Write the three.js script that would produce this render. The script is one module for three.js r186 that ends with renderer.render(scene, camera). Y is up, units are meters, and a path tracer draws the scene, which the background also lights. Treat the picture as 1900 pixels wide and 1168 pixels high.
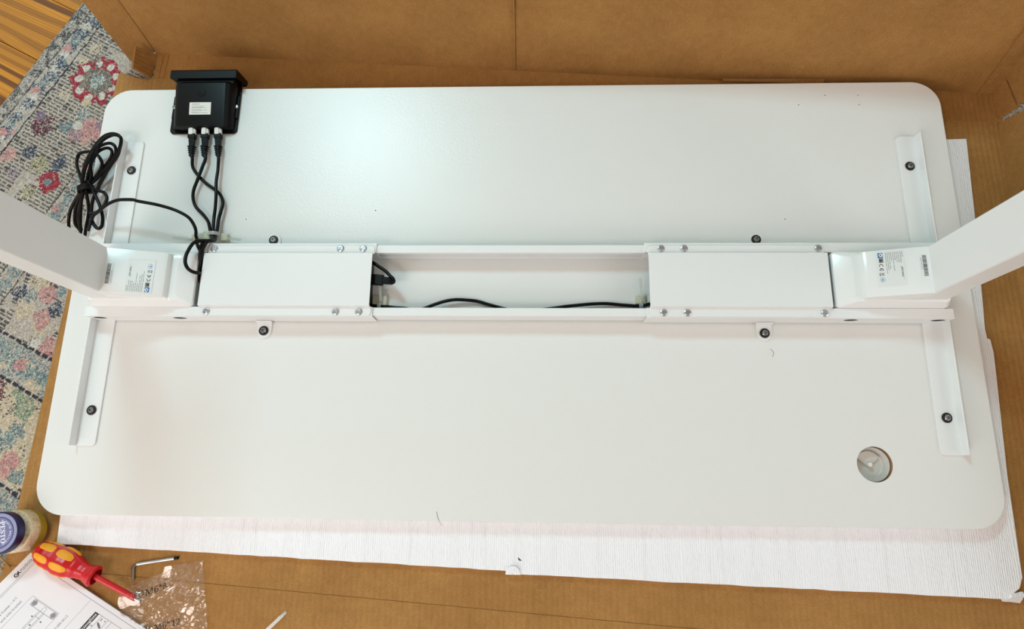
import * as THREE from 'three';
import { RoundedBoxGeometry } from 'three/addons/geometries/RoundedBoxGeometry.js';
import { mergeGeometries, mergeVertices, toCreasedNormals } from 'three/addons/utils/BufferGeometryUtils.js';
import { RectAreaLightUniformsLib } from 'three/addons/lights/RectAreaLightUniformsLib.js';
import { Brush, Evaluator, SUBTRACTION } from 'three-bvh-csg';

// ------------------------------------------------------------------ camera, light, exposure
const scene = new THREE.Scene();
const camera = new THREE.PerspectiveCamera(51.269, 1900 / 1168, 0.05, 30);
camera.position.set(0.0431, 1.0352, 0.2901);
camera.rotation.set(-1.32365, 0.158669, -0.150824, 'YXZ');
scene.background = new THREE.Color(0xdfe9f2);

const renderer = new THREE.WebGLRenderer();
renderer.toneMapping = THREE.LinearToneMapping;
renderer.toneMappingExposure = 0.80;
renderer.shadowMap.enabled = true;
RectAreaLightUniformsLib.init();

const LAMPS = [
  // position, size, colour, intensity, label
  { p: [-0.95, 2.44, -1.62], s: 0.55, c: [0.57, 0.97, 1.07], i: 43, n: 'cool white square ceiling panel lamp behind the desk' },
  { p: [-1.15, 2.44, 1.35], s: 0.75, c: [1.0, 0.89, 0.81], i: 12.5, n: 'warm white square ceiling panel lamp on the viewer side' },
];
const WINDOW_LIGHT = { c: [1.0, 0.97, 0.98], i: 5.0 }, SIDE_LIGHT = { c: [1.0, 0.97, 0.97], i: 3.2 };

// ------------------------------------------------------------------ helpers
let seed = 7;
const rnd = () => { seed = (seed * 1664525 + 1013904223) >>> 0; return seed / 4294967296; };
const rr = (a, b) => a + (b - a) * rnd();
const used = {};
function numbered(n) { used[n] = (used[n] ?? -1) + 1; return used[n] ? n + '_' + String(used[n]).padStart(3, '0') : n; }
function tag(o, label, category, group, kind) {
  if (label) o.userData.label = label;
  if (category) o.userData.category = category;
  if (group) o.userData.group = group;
  if (kind) o.userData.kind = kind;
  return o;
}
function thing(name, pos, label, category, group) {
  const g = new THREE.Group(); g.name = numbered(name); g.position.set(...pos); scene.add(g);
  return tag(g, label, category, group);
}
// a mesh whose geometry is written in world metres, hung under parent (geometry is shifted to the parent's base)
function mesh(name, geo, mat, parent = scene, label) {
  const m = new THREE.Mesh(geo, mat); m.castShadow = m.receiveShadow = true;
  if (parent === scene) m.name = numbered(name);
  else {
    m.name = numbered(parent.name + '/' + name).split('/')[1];
    let p = parent, o = new THREE.Vector3();
    while (p && p !== scene) { o.add(p.position); p = p.parent; }
    if (o.lengthSq()) { if (geo.userData.shared) m.position.sub(o); else geo.translate(-o.x, -o.y, -o.z); }
  }
  parent.add(m);
  if (label) m.userData.label = label;
  return m;
}
const V = (x, y, z) => new THREE.Vector3(x, y, z);
// texture coordinates in metres from the dominant direction of each face
function metreUV(g0) {
  const g = g0.index ? g0.toNonIndexed() : g0, p = g.attributes.position, n = p.count, uv = new Float32Array(n * 2);
  const a = V(), b = V(), c = V();
  for (let i = 0; i < n; i += 3) {
    a.fromBufferAttribute(p, i); b.fromBufferAttribute(p, i + 1); c.fromBufferAttribute(p, i + 2);
    const q = b.clone().sub(a).cross(c.clone().sub(a)), x = Math.abs(q.x), y = Math.abs(q.y), z = Math.abs(q.z);
    [a, b, c].forEach((v, k) => {
      const [u, w] = y >= x && y >= z ? [v.x, -v.z] : x >= z ? [v.z, v.y] : [v.x, v.y];
      uv[(i + k) * 2] = u; uv[(i + k) * 2 + 1] = w;
    });
  }
  g.setAttribute('uv', new THREE.BufferAttribute(uv, 2));
  return g;
}
function join(list) {
  return mergeGeometries(list.map((g) => {
    const h = g.index ? g.toNonIndexed() : g.clone();
    for (const k of Object.keys(h.attributes)) if (!['position', 'normal', 'uv'].includes(k)) h.deleteAttribute(k);
    h.clearGroups();
    if (!h.attributes.uv) h.setAttribute('uv', new THREE.BufferAttribute(new Float32Array(h.attributes.position.count * 2), 2));
    return h;
  }));
}
function box(x0, x1, y0, y1, z0, z1, r = 0.0006, seg = 2) {
  const g = new RoundedBoxGeometry(x1 - x0, y1 - y0, z1 - z0, seg, Math.min(r, (x1 - x0) / 2.01, (y1 - y0) / 2.01, (z1 - z0) / 2.01));
  g.translate((x0 + x1) / 2, (y0 + y1) / 2, (z0 + z1) / 2);
  return metreUV(g);
}
function path(pts, Cls = THREE.Shape) { const s = new Cls(); pts.forEach(([x, z], i) => (i ? s.lineTo(x, -z) : s.moveTo(x, -z))); s.closePath(); return s; }
function roundRect(x0, x1, z0, z1, r, seg = 6) {     // outline points, r = one radius or four: x0z0, x1z0, x1z1, x0z1
  const R = Array.isArray(r) ? r : [r, r, r, r], out = [];
  [[x0, z0, R[0], 1, 1, 180], [x1, z0, R[1], -1, 1, 270], [x1, z1, R[2], -1, -1, 0], [x0, z1, R[3], 1, -1, 90]].forEach(([x, z, q, sx, sz, a]) => {
    if (q <= 0) { out.push([x, z]); return; }
    for (let i = 0; i <= seg; i++) { const t = (a + 90 * i / seg) * Math.PI / 180; out.push([x + sx * q + q * Math.cos(t), z + sz * q + q * Math.sin(t)]); }
  });
  return out;
}
// a flat plate with any outline in x,z from y0 to y1
function plate(pts, y0, y1, bevel = 0.0004, holes = [], seg = 12) {
  const s = path(pts);
  for (const h of holes) {
    const p = new THREE.Path();
    if (h.r) p.absellipse(h.x, -h.z, h.r, h.rz ?? h.r, 0, Math.PI * 2, true); else h.pts.forEach(([x, z], i) => (i ? p.lineTo(x, -z) : p.moveTo(x, -z)));
    s.holes.push(p);
  }
  const g = new THREE.ExtrudeGeometry(s, { depth: y1 - y0 - 2 * bevel, bevelEnabled: bevel > 0, bevelThickness: bevel, bevelSize: bevel, bevelOffset: -bevel, bevelSegments: 2, curveSegments: seg });
  g.rotateX(-Math.PI / 2); g.translate(0, y0 + bevel, 0);
  return metreUV(g);
}
// profile points [z, y] swept along x
function sweepX(prof, x0, x1, bevel = 0, holes = []) {
  const s = new THREE.Shape(); prof.forEach(([z, y], i) => (i ? s.lineTo(-z, y) : s.moveTo(-z, y))); s.closePath();
  for (const h of holes) { const p = new THREE.Path(); p.absellipse(-h.z, h.y, h.r, h.r, 0, Math.PI * 2, true); s.holes.push(p); }
  const g = new THREE.ExtrudeGeometry(s, { depth: x1 - x0 - 2 * bevel, bevelEnabled: bevel > 0, bevelThickness: bevel, bevelSize: bevel, bevelOffset: -bevel, bevelSegments: 2, curveSegments: 8 });
  g.rotateY(Math.PI / 2); g.translate(x0 + bevel, 0, 0);
  return metreUV(g);
}
// a sheet from four corners a b c d (counter-clockwise seen from the visible side), thickness behind it
function sheet(a, b, c, d, th, nu = 1, nv = 1, bump) {
  a = V(...a); b = V(...b); c = V(...c); d = V(...d);
  const n = b.clone().sub(a).cross(d.clone().sub(a)).normalize(), P = [], U = [], I = [];
  const lu = (b.distanceTo(a) + c.distanceTo(d)) / 2, lv = (d.distanceTo(a) + c.distanceTo(b)) / 2, row = nu + 1;
  for (const side of [0, 1]) for (let j = 0; j <= nv; j++) for (let i = 0; i <= nu; i++) {
    const u = i / nu, v = j / nv, p = a.clone().multiplyScalar((1 - u) * (1 - v)).addScaledVector(b, u * (1 - v)).addScaledVector(c, u * v).addScaledVector(d, (1 - u) * v);
    if (bump) p.addScaledVector(n, bump(u, v));
    if (side) p.addScaledVector(n, -th);
    P.push(p.x, p.y, p.z); U.push(u * lu, v * lv);
  }
  const o = row * (nv + 1), q = (w, x, y, z) => I.push(w, x, y, w, y, z);
  for (let j = 0; j < nv; j++) for (let i = 0; i < nu; i++) { const k = j * row + i; q(k, k + 1, k + row + 1, k + row); q(o + k, o + k + row, o + k + row + 1, o + k + 1); }
  for (let i = 0; i < nu; i++) { q(i, o + i, o + i + 1, i + 1); const k = nv * row + i; q(k, k + 1, o + k + 1, o + k); }
  for (let j = 0; j < nv; j++) { const k = j * row; q(k, k + row, o + k + row, o + k); const m = k + nu; q(m, o + m, o + m + row, m + row); }
  const g = new THREE.BufferGeometry();
  g.setAttribute('position', new THREE.Float32BufferAttribute(P, 3)); g.setAttribute('uv', new THREE.Float32BufferAttribute(U, 2)); g.setIndex(I);
  return toCreasedNormals(g, 0.7);
}
const mm = (list) => { const o = []; for (let i = 0; i < list.length; i += 3) o.push(V(list[i] / 1000, list[i + 1] / 1000, list[i + 2] / 1000)); return o; };
function tube(pts, r, closed = false, seg = 8, per = 7) { return new THREE.TubeGeometry(new THREE.CatmullRomCurve3(pts, closed, 'centripetal'), pts.length * per, r, seg, closed); }
const lathe = (prof, seg = 32) => new THREE.LatheGeometry(prof.map(([r, y]) => new THREE.Vector2(r, y)), seg);
function half(g) { g.rotateY(Math.PI); return g; }                  // the frame's right side is its left side turned half round

// value noise that wraps at n cells
function noise2(n, sd) {
  const t = new Float32Array(n * n); let s = sd >>> 0;
  for (let i = 0; i < n * n; i++) { s = (s * 1664525 + 1013904223) >>> 0; t[i] = s / 4294967296; }
  return (x, y) => {
    const xi = Math.floor(x), yi = Math.floor(y), a = x - xi, b = y - yi, f = a * a * (3 - 2 * a), g = b * b * (3 - 2 * b);
    const w = (i, j) => t[(((j % n) + n) % n) * n + (((i % n) + n) % n)];
    return (w(xi, yi) * (1 - f) + w(xi + 1, yi) * f) * (1 - g) + (w(xi, yi + 1) * (1 - f) + w(xi + 1, yi + 1) * f) * g;
  };
}
// texture from a function(u, v) -> grey or [r, g, b] in 0..1, covering sx by sy metres
function tex(w, h, sx, sy, fn, colour) {
  const d = new Uint8Array(w * h * 4);
  for (let j = 0; j < h; j++) for (let i = 0; i < w; i++) {
    const v = fn(i / w, j / h), k = (j * w + i) * 4;
    if (colour) { d[k] = 255 * Math.min(1, Math.max(0, v[0])); d[k + 1] = 255 * Math.min(1, Math.max(0, v[1])); d[k + 2] = 255 * Math.min(1, Math.max(0, v[2])); } else d[k] = d[k + 1] = d[k + 2] = 255 * Math.min(1, Math.max(0, v));
    d[k + 3] = 255;
  }
  const t = new THREE.DataTexture(d, w, h); t.wrapS = t.wrapT = THREE.RepeatWrapping; t.magFilter = THREE.LinearFilter; t.minFilter = THREE.LinearMipmapLinearFilter; t.generateMipmaps = true;
  t.repeat.set(1 / sx, 1 / sy); if (colour) t.colorSpace = THREE.SRGBColorSpace; t.needsUpdate = true;
  return t;
}
function canvasTex(w, h, draw) {
  const c = document.createElement('canvas'); c.width = w; c.height = h; draw(c.getContext('2d'), w, h);
  const t = new THREE.CanvasTexture(c); t.colorSpace = THREE.SRGBColorSpace; t.anisotropy = 8; return t;
}
const std = (o) => new THREE.MeshStandardMaterial(o), phys = (o) => new THREE.MeshPhysicalMaterial(o);

// ------------------------------------------------------------------ materials
const nA = noise2(64, 11), nB = noise2(128, 23), nC = noise2(256, 37);
const peel = tex(256, 256, 0.16, 0.16, (u, v) => 0.5 * nC(u * 128, v * 128) + 0.5 * nB(u * 64, v * 64));
const M = {
  top: std({ color: 0xe7e8e5, roughness: 0.33, bumpMap: peel, bumpScale: 0.00010 }),
  frame: std({ color: 0xebedec, roughness: 0.42, bumpMap: peel, bumpScale: 0.00006 }),
  cast: std({ color: 0xeff2f1, roughness: 0.22 }),
  black: phys({ color: 0x050608, roughness: 0.40, specularIntensity: 0.4 }),
  rubber: phys({ color: 0x040405, roughness: 0.34, specularIntensity: 0.42 }),
  washer: std({ color: 0x121314, roughness: 0.55 }),
  steel: std({ color: 0xc9ced4, roughness: 0.30, metalness: 1 }),
  darkSteel: std({ color: 0x9b9ea2, roughness: 0.27, metalness: 1 }),
  mdf: std({ color: 0xb28a63, roughness: 0.9, bumpMap: peel, bumpScale: 0.0006 }),
  clearPlastic: phys({ color: 0xf4f6f4, roughness: 0.16, transmission: 0.75, thickness: 0, ior: 1.5 }),
  plugTip: std({ color: 0xf1f1ec, roughness: 0.15 }),
  tieMount: phys({ color: 0xe6e3c9, roughness: 0.4, transmission: 0.25, thickness: 0 }),
  greyPlastic: std({ color: 0xd9d7d0, roughness: 0.25 }),
  whitePaint: std({ color: 0xe8e5e0, roughness: 0.85 }),
};
const flute = (lam, count, wob) => tex(512, 512, lam * count, lam * count, (u, v) => {
  const x = u * count + wob * (nA(u * 8, v * 3) - 0.5);
  return 0.62 * (0.5 + 0.5 * Math.sin(x * Math.PI * 2)) + 0.2 * nB(u * 96, v * 96) + 0.18 * nA(u * 24, v * 6);
});
const kraftMap = tex(512, 512, 0.31, 0.31, (u, v) => {
  const f = (nC(u * 256, v * 256) - 0.5) * 0.07 + (nB(u * 40, v * 40) - 0.5) * 0.035 + (nA(u * 6, v * 6) - 0.5) * 0.05;
  return [0.645 + f, 0.465 + f * 0.9, 0.24 + f * 0.7];
}, true);
M.kraft = std({ map: kraftMap, roughness: 0.86, bumpMap: flute(0.0086, 32, 0.25), bumpScale: 0.0006 });
M.kraftSmooth = std({ map: kraftMap, roughness: 0.86, bumpMap: flute(0.0074, 32, 0.15), bumpScale: 0.00018 });
M.kraftEdge = std({ color: 0xb58a55, roughness: 0.95, bumpMap: peel, bumpScale: 0.0005 });
const foamBump = tex(1024, 512, 0.34, 0.34, (u, v) => {
  const x = u * 110 + 1.1 * (nA(u * 40, v * 4) - 0.5), r = 0.5 + 0.5 * Math.sin(x * Math.PI * 2), deep = nB(u * 64, v * 2);
  return 0.45 * r * (0.35 + 0.65 * deep) + 0.33 * nC(u * 256, v * 90) + 0.22 * nB(u * 120, v * 128) - (deep > 0.86 ? 0.25 : 0);
});
M.foam = std({ color: 0xf6f7fb, roughness: 0.75, bumpMap: foamBump, bumpScale: 0.0011 });

// ------------------------------------------------------------------ the room (turned with the floor boards)
const TURN = -0.48538;                                               // floor boards and rug lie 27.8 degrees off the desk
const cT = Math.cos(TURN), sT = Math.sin(TURN);
const RX0 = -2.7, RX1 = 2.6, RZ0 = -2.7, RZ1 = 2.7, RH = 2.5;
const turned = (g) => { g.rotateY(TURN); return g; };
const struct = (name, geo, mat, parent = scene) => { const m = mesh(name, geo, mat, parent); m.userData.kind = 'structure'; return m; };

const floor = new THREE.Group(); floor.name = 'floor'; floor.userData.kind = 'structure'; scene.add(floor);
mesh('subfloor', turned(box(RX0 - 0.15, RX1 + 0.15, -0.12, -0.022, RZ0 - 0.15, RZ1 + 0.15)), M.mdf, floor);
const woodMap = tex(1024, 1024, 2.4, 0.68, (u, v) => {              // flat-sawn pine: long cathedral bands
  const w = nA(u * 4, v * 8), w2 = nA(u * 9 + 5, v * 16 + 3);
  const y = v * 0.68 + 0.085 * (w - 0.5) + 0.012 * (w2 - 0.5);
  const rs = Math.min(1, Math.max(0, (0.5 + 0.5 * Math.sin(y * 215) - 0.42) / 0.36)), ring = rs * rs * (3 - 2 * rs), fine = nC(u * 24, v * 256), ringF = 0.5 + 0.5 * Math.sin(y * 1150);
  const mix = nA(u * 2 + 9, v * 10 + 2), k = mix > 0.5 ? ring : 0.35 * ring + 0.5 * ringF * fine, s = 0.9 + 0.16 * fine;
  return [(0.79 - 0.34 * k) * s, (0.515 - 0.265 * k) * s, (0.10 - 0.06 * k) * s];
}, true);
M.wood = std({ map: woodMap, roughness: 0.38, bumpMap: woodMap, bumpScale: 0.0002 });
{
  const W = 0.118, n = Math.ceil((RZ1 - RZ0) / W);
  for (let k = 0; k < n; k++) {
    const z0 = RZ0 + k * W, z1 = Math.min(z0 + W - 0.0012, RZ1);
    const g = box(RX0, RX1, -0.022, 0, z0, z1, 0.0012), uv = g.attributes.uv, du = rr(0, 2.4), dv = rr(0, 0.68);
    for (let i = 0; i < uv.count; i++) uv.setXY(i, uv.getX(i) + du, uv.getY(i) + dv);
    mesh('plank', turned(g), M.wood, floor);
  }
}
struct('ceiling', turned(box(RX0 - 0.15, RX1 + 0.15, RH, RH + 0.12, RZ0 - 0.15, RZ1 + 0.15)), M.whitePaint);
struct('wall_back', turned(box(RX0 - 0.15, RX1 + 0.15, 0, RH, RZ0 - 0.15, RZ0)), M.whitePaint);
struct('wall_left', turned(box(RX0 - 0.15, RX0, 0, RH, RZ0, RZ1)), M.whitePaint);
// a wall with one two-pane window; along = 0 runs with x (front wall), 1 runs with z (right wall)
function windowWall(name, along, at, a, b, lo, hi, light, n) {
  const bx = (p0, p1, y0, y1, t0, t1) => (along ? box(at + t0, at + t1, y0, y1, p0, p1) : box(p0, p1, y0, y1, at + t0, at + t1));
  const w = (p0, p1, y0, y1) => bx(p0, p1, y0, y1, 0, 0.15), f = (p0, p1, y0, y1) => bx(p0, p1, y0, y1, 0.03, 0.09), m = (a + b) / 2;
  struct(name, turned(join([w(lo, hi, 0, 0.85), w(lo, hi, 2.2, RH), w(lo, a, 0.85, 2.2), w(b, hi, 0.85, 2.2)])), M.whitePaint);
  const win = new THREE.Group(); win.name = 'window_' + n; win.userData.kind = 'structure'; scene.add(win);
  mesh('window_frame', turned(join([f(a, b, 0.85, 0.91), f(a, b, 2.14, 2.2), f(a, a + 0.06, 0.91, 2.14), f(b - 0.06, b, 0.91, 2.14), f(m - 0.03, m + 0.03, 0.91, 2.14)])), M.whitePaint, win);
  for (const [p, q] of [[a + 0.06, m - 0.03], [m + 0.03, b - 0.06]]) mesh('pane', turned(bx(p, q, 0.91, 2.14, 0.055, 0.06)), phys({ roughness: 0, transmission: 1, thickness: 0 }), win);
  // daylight of the window, just inside it
  const L = new THREE.RectAreaLight(new THREE.Color().setRGB(...light.c), light.i, b - a - 0.12, 1.23), up = V(0, 1, 0), spot = (d) => (along ? V(at - d, 1.525, m) : V(m, 1.525, at - d)).applyAxisAngle(up, TURN);
  L.position.copy(spot(0.01)); L.lookAt(spot(2)); scene.add(L);
}
windowWall('wall_front', 0, RZ1, -1.6, 0.2, RX0 - 0.15, RX1 + 0.15, WINDOW_LIGHT, 1);
windowWall('wall_right', 1, RX1, -1.2, 0.6, RZ0, RZ1, SIDE_LIGHT, 2);
for (const l of LAMPS) {
  const t = thing('ceiling_lamp', [l.p[0], l.p[1] + 0.06, l.p[2]], l.n, 'lamp');
  const h = l.s / 2, [x, y, z] = l.p;
  mesh('lamp_frame', join([box(x - h - 0.02, x + h + 0.02, y + 0.02, y + 0.06, z - h - 0.02, z + h + 0.02, 0.004), box(x - h - 0.02, x - h, y, y + 0.02, z - h - 0.02, z + h + 0.02), box(x + h, x + h + 0.02, y, y + 0.02, z - h - 0.02, z + h + 0.02), box(x - h, x + h, y, y + 0.02, z - h - 0.02, z - h), box(x - h, x + h, y, y + 0.02, z + h, z + h + 0.02)]), M.whitePaint, t);
  const c = new THREE.Color().setRGB(...l.c);
  mesh('diffuser', box(x - h, x + h, y + 0.008, y + 0.02, z - h, z + h), std({ color: 0xffffff, emissive: c, emissiveIntensity: 1.2, roughness: 0.6 }), t);
  const L = new THREE.RectAreaLight(c, l.i, l.s, l.s); L.position.set(x, y + 0.002, z); L.lookAt(x, 0, z); scene.add(L);
}

// ------------------------------------------------------------------ rug
const E0 = V(-0.819, 0, -0.5715), EU = V(-0.46655, 0, 0.88449), EN = V(0.88449, 0, 0.46655);   // edge point, along the edge, inward
const PX = 1638, RU0 = -0.25;                                        // texture pixels per metre, first metre along the edge
const rugCanvas = (() => {                                            // every knot is painted on its own, row by row
  const w = 2048, h = 1024, c = document.createElement('canvas'); c.width = w; c.height = h;
  const g = c.getContext('2d'), DU = 0.0021, DN = 0.0017;
  const hex = (t) => t.split(' ').map((v) => [parseInt(v.slice(0, 2), 16), parseInt(v.slice(2, 4), 16), parseInt(v.slice(4), 16)]);
  const C = {
    base: hex('a99f93 a0968b b0a69b 988f85'), dark: hex('3d3a38 484440 343435 524c48'), grey: hex('8f8b85 6f6e6d aaa295 55565a'), ink: hex('22242b 34353a 2b2d35'),
    red: hex('93303a 7d2832 a1464c 6f2530 93303a'), pale: hex('b9b4aa aaa9a2 c0b8aa'), pink: hex('ad7c7c 9c686c b99388 a88a80'), teal: hex('6f8687 5b7377 8b9691 535f62'),
    blue: hex('2b384b 42536a 6f8188 2a3240 8a9090'), wine: hex('5f2a36 4c2430 74414a 433c3c'), navy: hex('343a4b 2a3141 5d6873'), green: hex('73826e 5d735f 8a937c'), beige: hex('b0a38d bbad98 a5987f'), olive: hex('918c69 a29a79 7e7e63'), mauve: hex('5c5068 776a78 8a7a80'), stone: hex('7b756a 68645d 8b8474 55524f'),
  };
  // dyed motifs: along, inward, radius, palette, density
  const spots = [[0.122, 0.134, 0.0275, C.stone, 0.95], [0.122, 0.134, 0.013, [...C.teal, ...C.pale], 0.95],
    [0.209, 0.183, 0.024, C.pink, 0.9], [0.226, 0.164, 0.013, [...C.mauve, ...C.pink], 0.8], [0.192, 0.197, 0.010, C.mauve, 0.7], [0.240, 0.101, 0.020, C.wine, 0.62], [0.227, 0.084, 0.009, C.mauve, 0.85], [0.223, 0.141, 0.011, C.teal, 0.9], [0.19, 0.153, 0.012, [...C.teal, ...C.pale], 0.8], [0.165, 0.142, 0.010, C.beige, 0.95], [0.21, 0.158, 0.009, C.pale, 0.95], [0.17, 0.10, 0.011, C.beige, 0.8], [0.10, 0.085, 0.009, C.beige, 0.8], [0.07, 0.09, 0.012, C.beige, 0.7], [0.085, 0.105, 0.010, C.stone, 0.7],
    [0.324, 0.179, 0.0195, C.red, 0.9], [0.324, 0.179, 0.0075, C.teal, 1], [0.304, 0.142, 0.016, C.olive, 0.7], [0.284, 0.176, 0.014, C.navy, 0.7], [0.292, 0.115, 0.012, C.navy, 0.62], [0.279, 0.050, 0.012, C.pink, 0.9], [0.314, 0.08, 0.014, C.pink, 0.8], [0.34, 0.11, 0.013, C.mauve, 0.4], [0.355, 0.16, 0.014, [...C.olive, ...C.beige], 0.7], [0.39, 0.05, 0.018, C.navy, 0.6],
    [0.43, 0.277, 0.012, C.navy, 0.6], [0.487, 0.307, 0.016, C.pink, 0.85], [0.47, 0.325, 0.010, C.teal, 0.8], [0.524, 0.3255, 0.016, C.pink, 0.85], [0.557, 0.366, 0.017, C.pink, 0.8], [0.502, 0.335, 0.012, C.navy, 0.6], [0.50, 0.285, 0.011, C.teal, 0.6], [0.525, 0.29, 0.016, C.beige, 0.9], [0.505, 0.262, 0.013, C.navy, 0.6], [0.47, 0.28, 0.018, C.beige, 0.9],
    [0.645, 0.335, 0.010, C.wine, 0.7], [0.66, 0.345, 0.008, C.wine, 0.6], [0.655, 0.392, 0.019, C.green, 0.75], [0.64, 0.37, 0.011, C.green, 0.7], [0.69, 0.405, 0.014, C.teal, 0.75], [0.675, 0.335, 0.008, C.navy, 0.8], [0.715, 0.40, 0.017, C.teal, 0.6], [0.705, 0.375, 0.011, C.teal, 0.8], [0.738, 0.428, 0.017, C.pink, 0.9], [0.725, 0.422, 0.011, C.pink, 0.9], [0.745, 0.45, 0.011, C.teal, 0.8], [0.71, 0.345, 0.008, C.navy, 0.7]];
  for (let k = 0; k < 9; k++) { const a = k * 0.698 + 0.2; spots.unshift([0.122 + 0.0345 * Math.cos(a), 0.134 + 0.0345 * Math.sin(a), 0.0072, C.pale, 1]); }
  for (let k = 0; k < 9; k++) { const a = k * 0.698 + 0.2; spots.unshift([0.122 + 0.036 * Math.cos(a), 0.134 + 0.036 * Math.sin(a), 0.0142, C.red, 0.95]); }
  for (let u = -0.2, k = 0; u < 0.56; u += 0.022, k++) { spots.push([u, 0.229 + rr(-0.003, 0.003), 0.011, C.teal, 0.65]); if (k % 4 === 1) spots.push([u + 0.008, 0.224, 0.0085, C.pink, 0.95]); }
  for (let i = 0; i < 60; i++) spots.unshift([rr(0.2, 0.95), rr(0.255, 0.6), rr(0.008, 0.018), [C.beige, C.pale, C.beige, C.olive][i % 4], 0.85]);
  for (let n = 0.27; n < 0.6; n += 0.02) spots.push([0.602, n, 0.012, C.teal, 0.6]);
  for (let n = 0.342; n < 0.6; n += 0.075) spots.push([0.602, n, 0.011, C.pink, 0.95]);
  for (let u = RU0 + 0.02, k = 0; u < 1; u += 0.032, k++) {
    spots.push([u, 0.048 + rr(-0.004, 0.004), 0.013, C.blue, 0.62], [u + 0.016, 0.046, 0.010, k % 3 ? C.pale : C.teal, 0.6]);
    if (k % 3 === 1) spots.push([u + 0.004, 0.043, 0.009, C.pink, 1], [u + 0.013, 0.049, 0.006, C.pale, 0.9]);
  }
  const near = (v, at, wd) => Math.abs(v - at) < wd;
  for (let n = -0.002, j = 0; n < 0.63; n += DN, j++) for (let u = RU0 - 0.01, i = 0; u < 1.01; u += DU, i++) {
    const uu = u + (j % 2) * DU * 0.5, row = i % 3, wob = 0.003 * (nA(uu * 60, n * 60) - 0.5);
    let P = C.base, mute = 0;
    // dashes of the weave: two knots of dark wool out of three rows, broken along the row
    const ri = Math.floor(i / 3), seg = (n + nC(ri * 1.37, 5) * 0.02) / 0.0128 + 0.25 * nB(ri * 3.1, n * 40), run = seg - Math.floor(seg), pick = nC(ri * 5.3 + 9, Math.floor(seg) * 3.7), gate = nA(uu * 30 + 40, n * 30);
    const field = n > 0.068 && n < 0.213 && uu < 0.6, dash = (row === 1 || (row === 2 && pick > 0.74)) && run > 0.2 && pick > (field ? 0.06 : 0.34) && gate < (field ? 0.80 : 0.50);
    if (dash) P = C.dark;
    if (n < 0.031) P = rnd() < 0.5 ? C.grey : nB(uu * 120, n * 120) > 0.55 ? C.dark : C.base;
    if (uu > 0.575 && uu < 0.628 && n > 0.215) P = rnd() < 0.36 ? C.teal : C.base;
    if (uu > 0.635 && uu < 0.76 && n > 0.215) P = dash && rnd() < 0.35 ? C.dark : C.beige;
    if (uu > 0.77 && n > 0.215) P = rnd() < 0.5 ? C.teal : C.base;
    for (let q = spots.length - 1; q >= 0; q--) {
      const s = spots[q], d2 = (uu - s[0]) ** 2 + (n - s[1]) ** 2; if (d2 > 2 * s[2] * s[2]) continue;
      const edge = s[2] * (0.70 + 0.62 * nB(uu * 140 + q * 3.7, n * 140));
      if (d2 < edge * edge && rnd() < s[4]) { P = s[3]; break; }
    }
    if (near(n, 0.031 + wob, 0.0011)) P = rnd() < 0.7 ? C.dark : C.grey;
    if (near(n, 0.068 + wob, 0.0014)) P = rnd() < 0.85 ? C.ink : C.grey;
    if (uu < 0.56 && (near(n, 0.213 + wob, 0.0014) || near(n, 0.247 + wob, 0.0012))) P = rnd() < 0.75 ? C.dark : C.base;
    if (n > 0.215) for (const [at, wd] of [[0.572, 0.0025], [0.631, 0.0027], [0.766, 0.0026]]) if (near(uu, at + wob, wd) && (j % 8) < 6) P = C.ink;
    const k = P[Math.floor(rnd() * P.length)], v = 0.92 + 0.26 * rnd();
    g.fillStyle = `rgb(${Math.round(k[0] * v)},${Math.round(k[1] * v)},${Math.round(k[2] * v)})`;
    g.fillRect((uu + rr(-0.0003, 0.0003) - RU0) * PX, n * PX + rr(-0.5, 0.5), DU * PX + 1.2, DN * PX + 1.2);
  }
  return c;
})();
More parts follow.
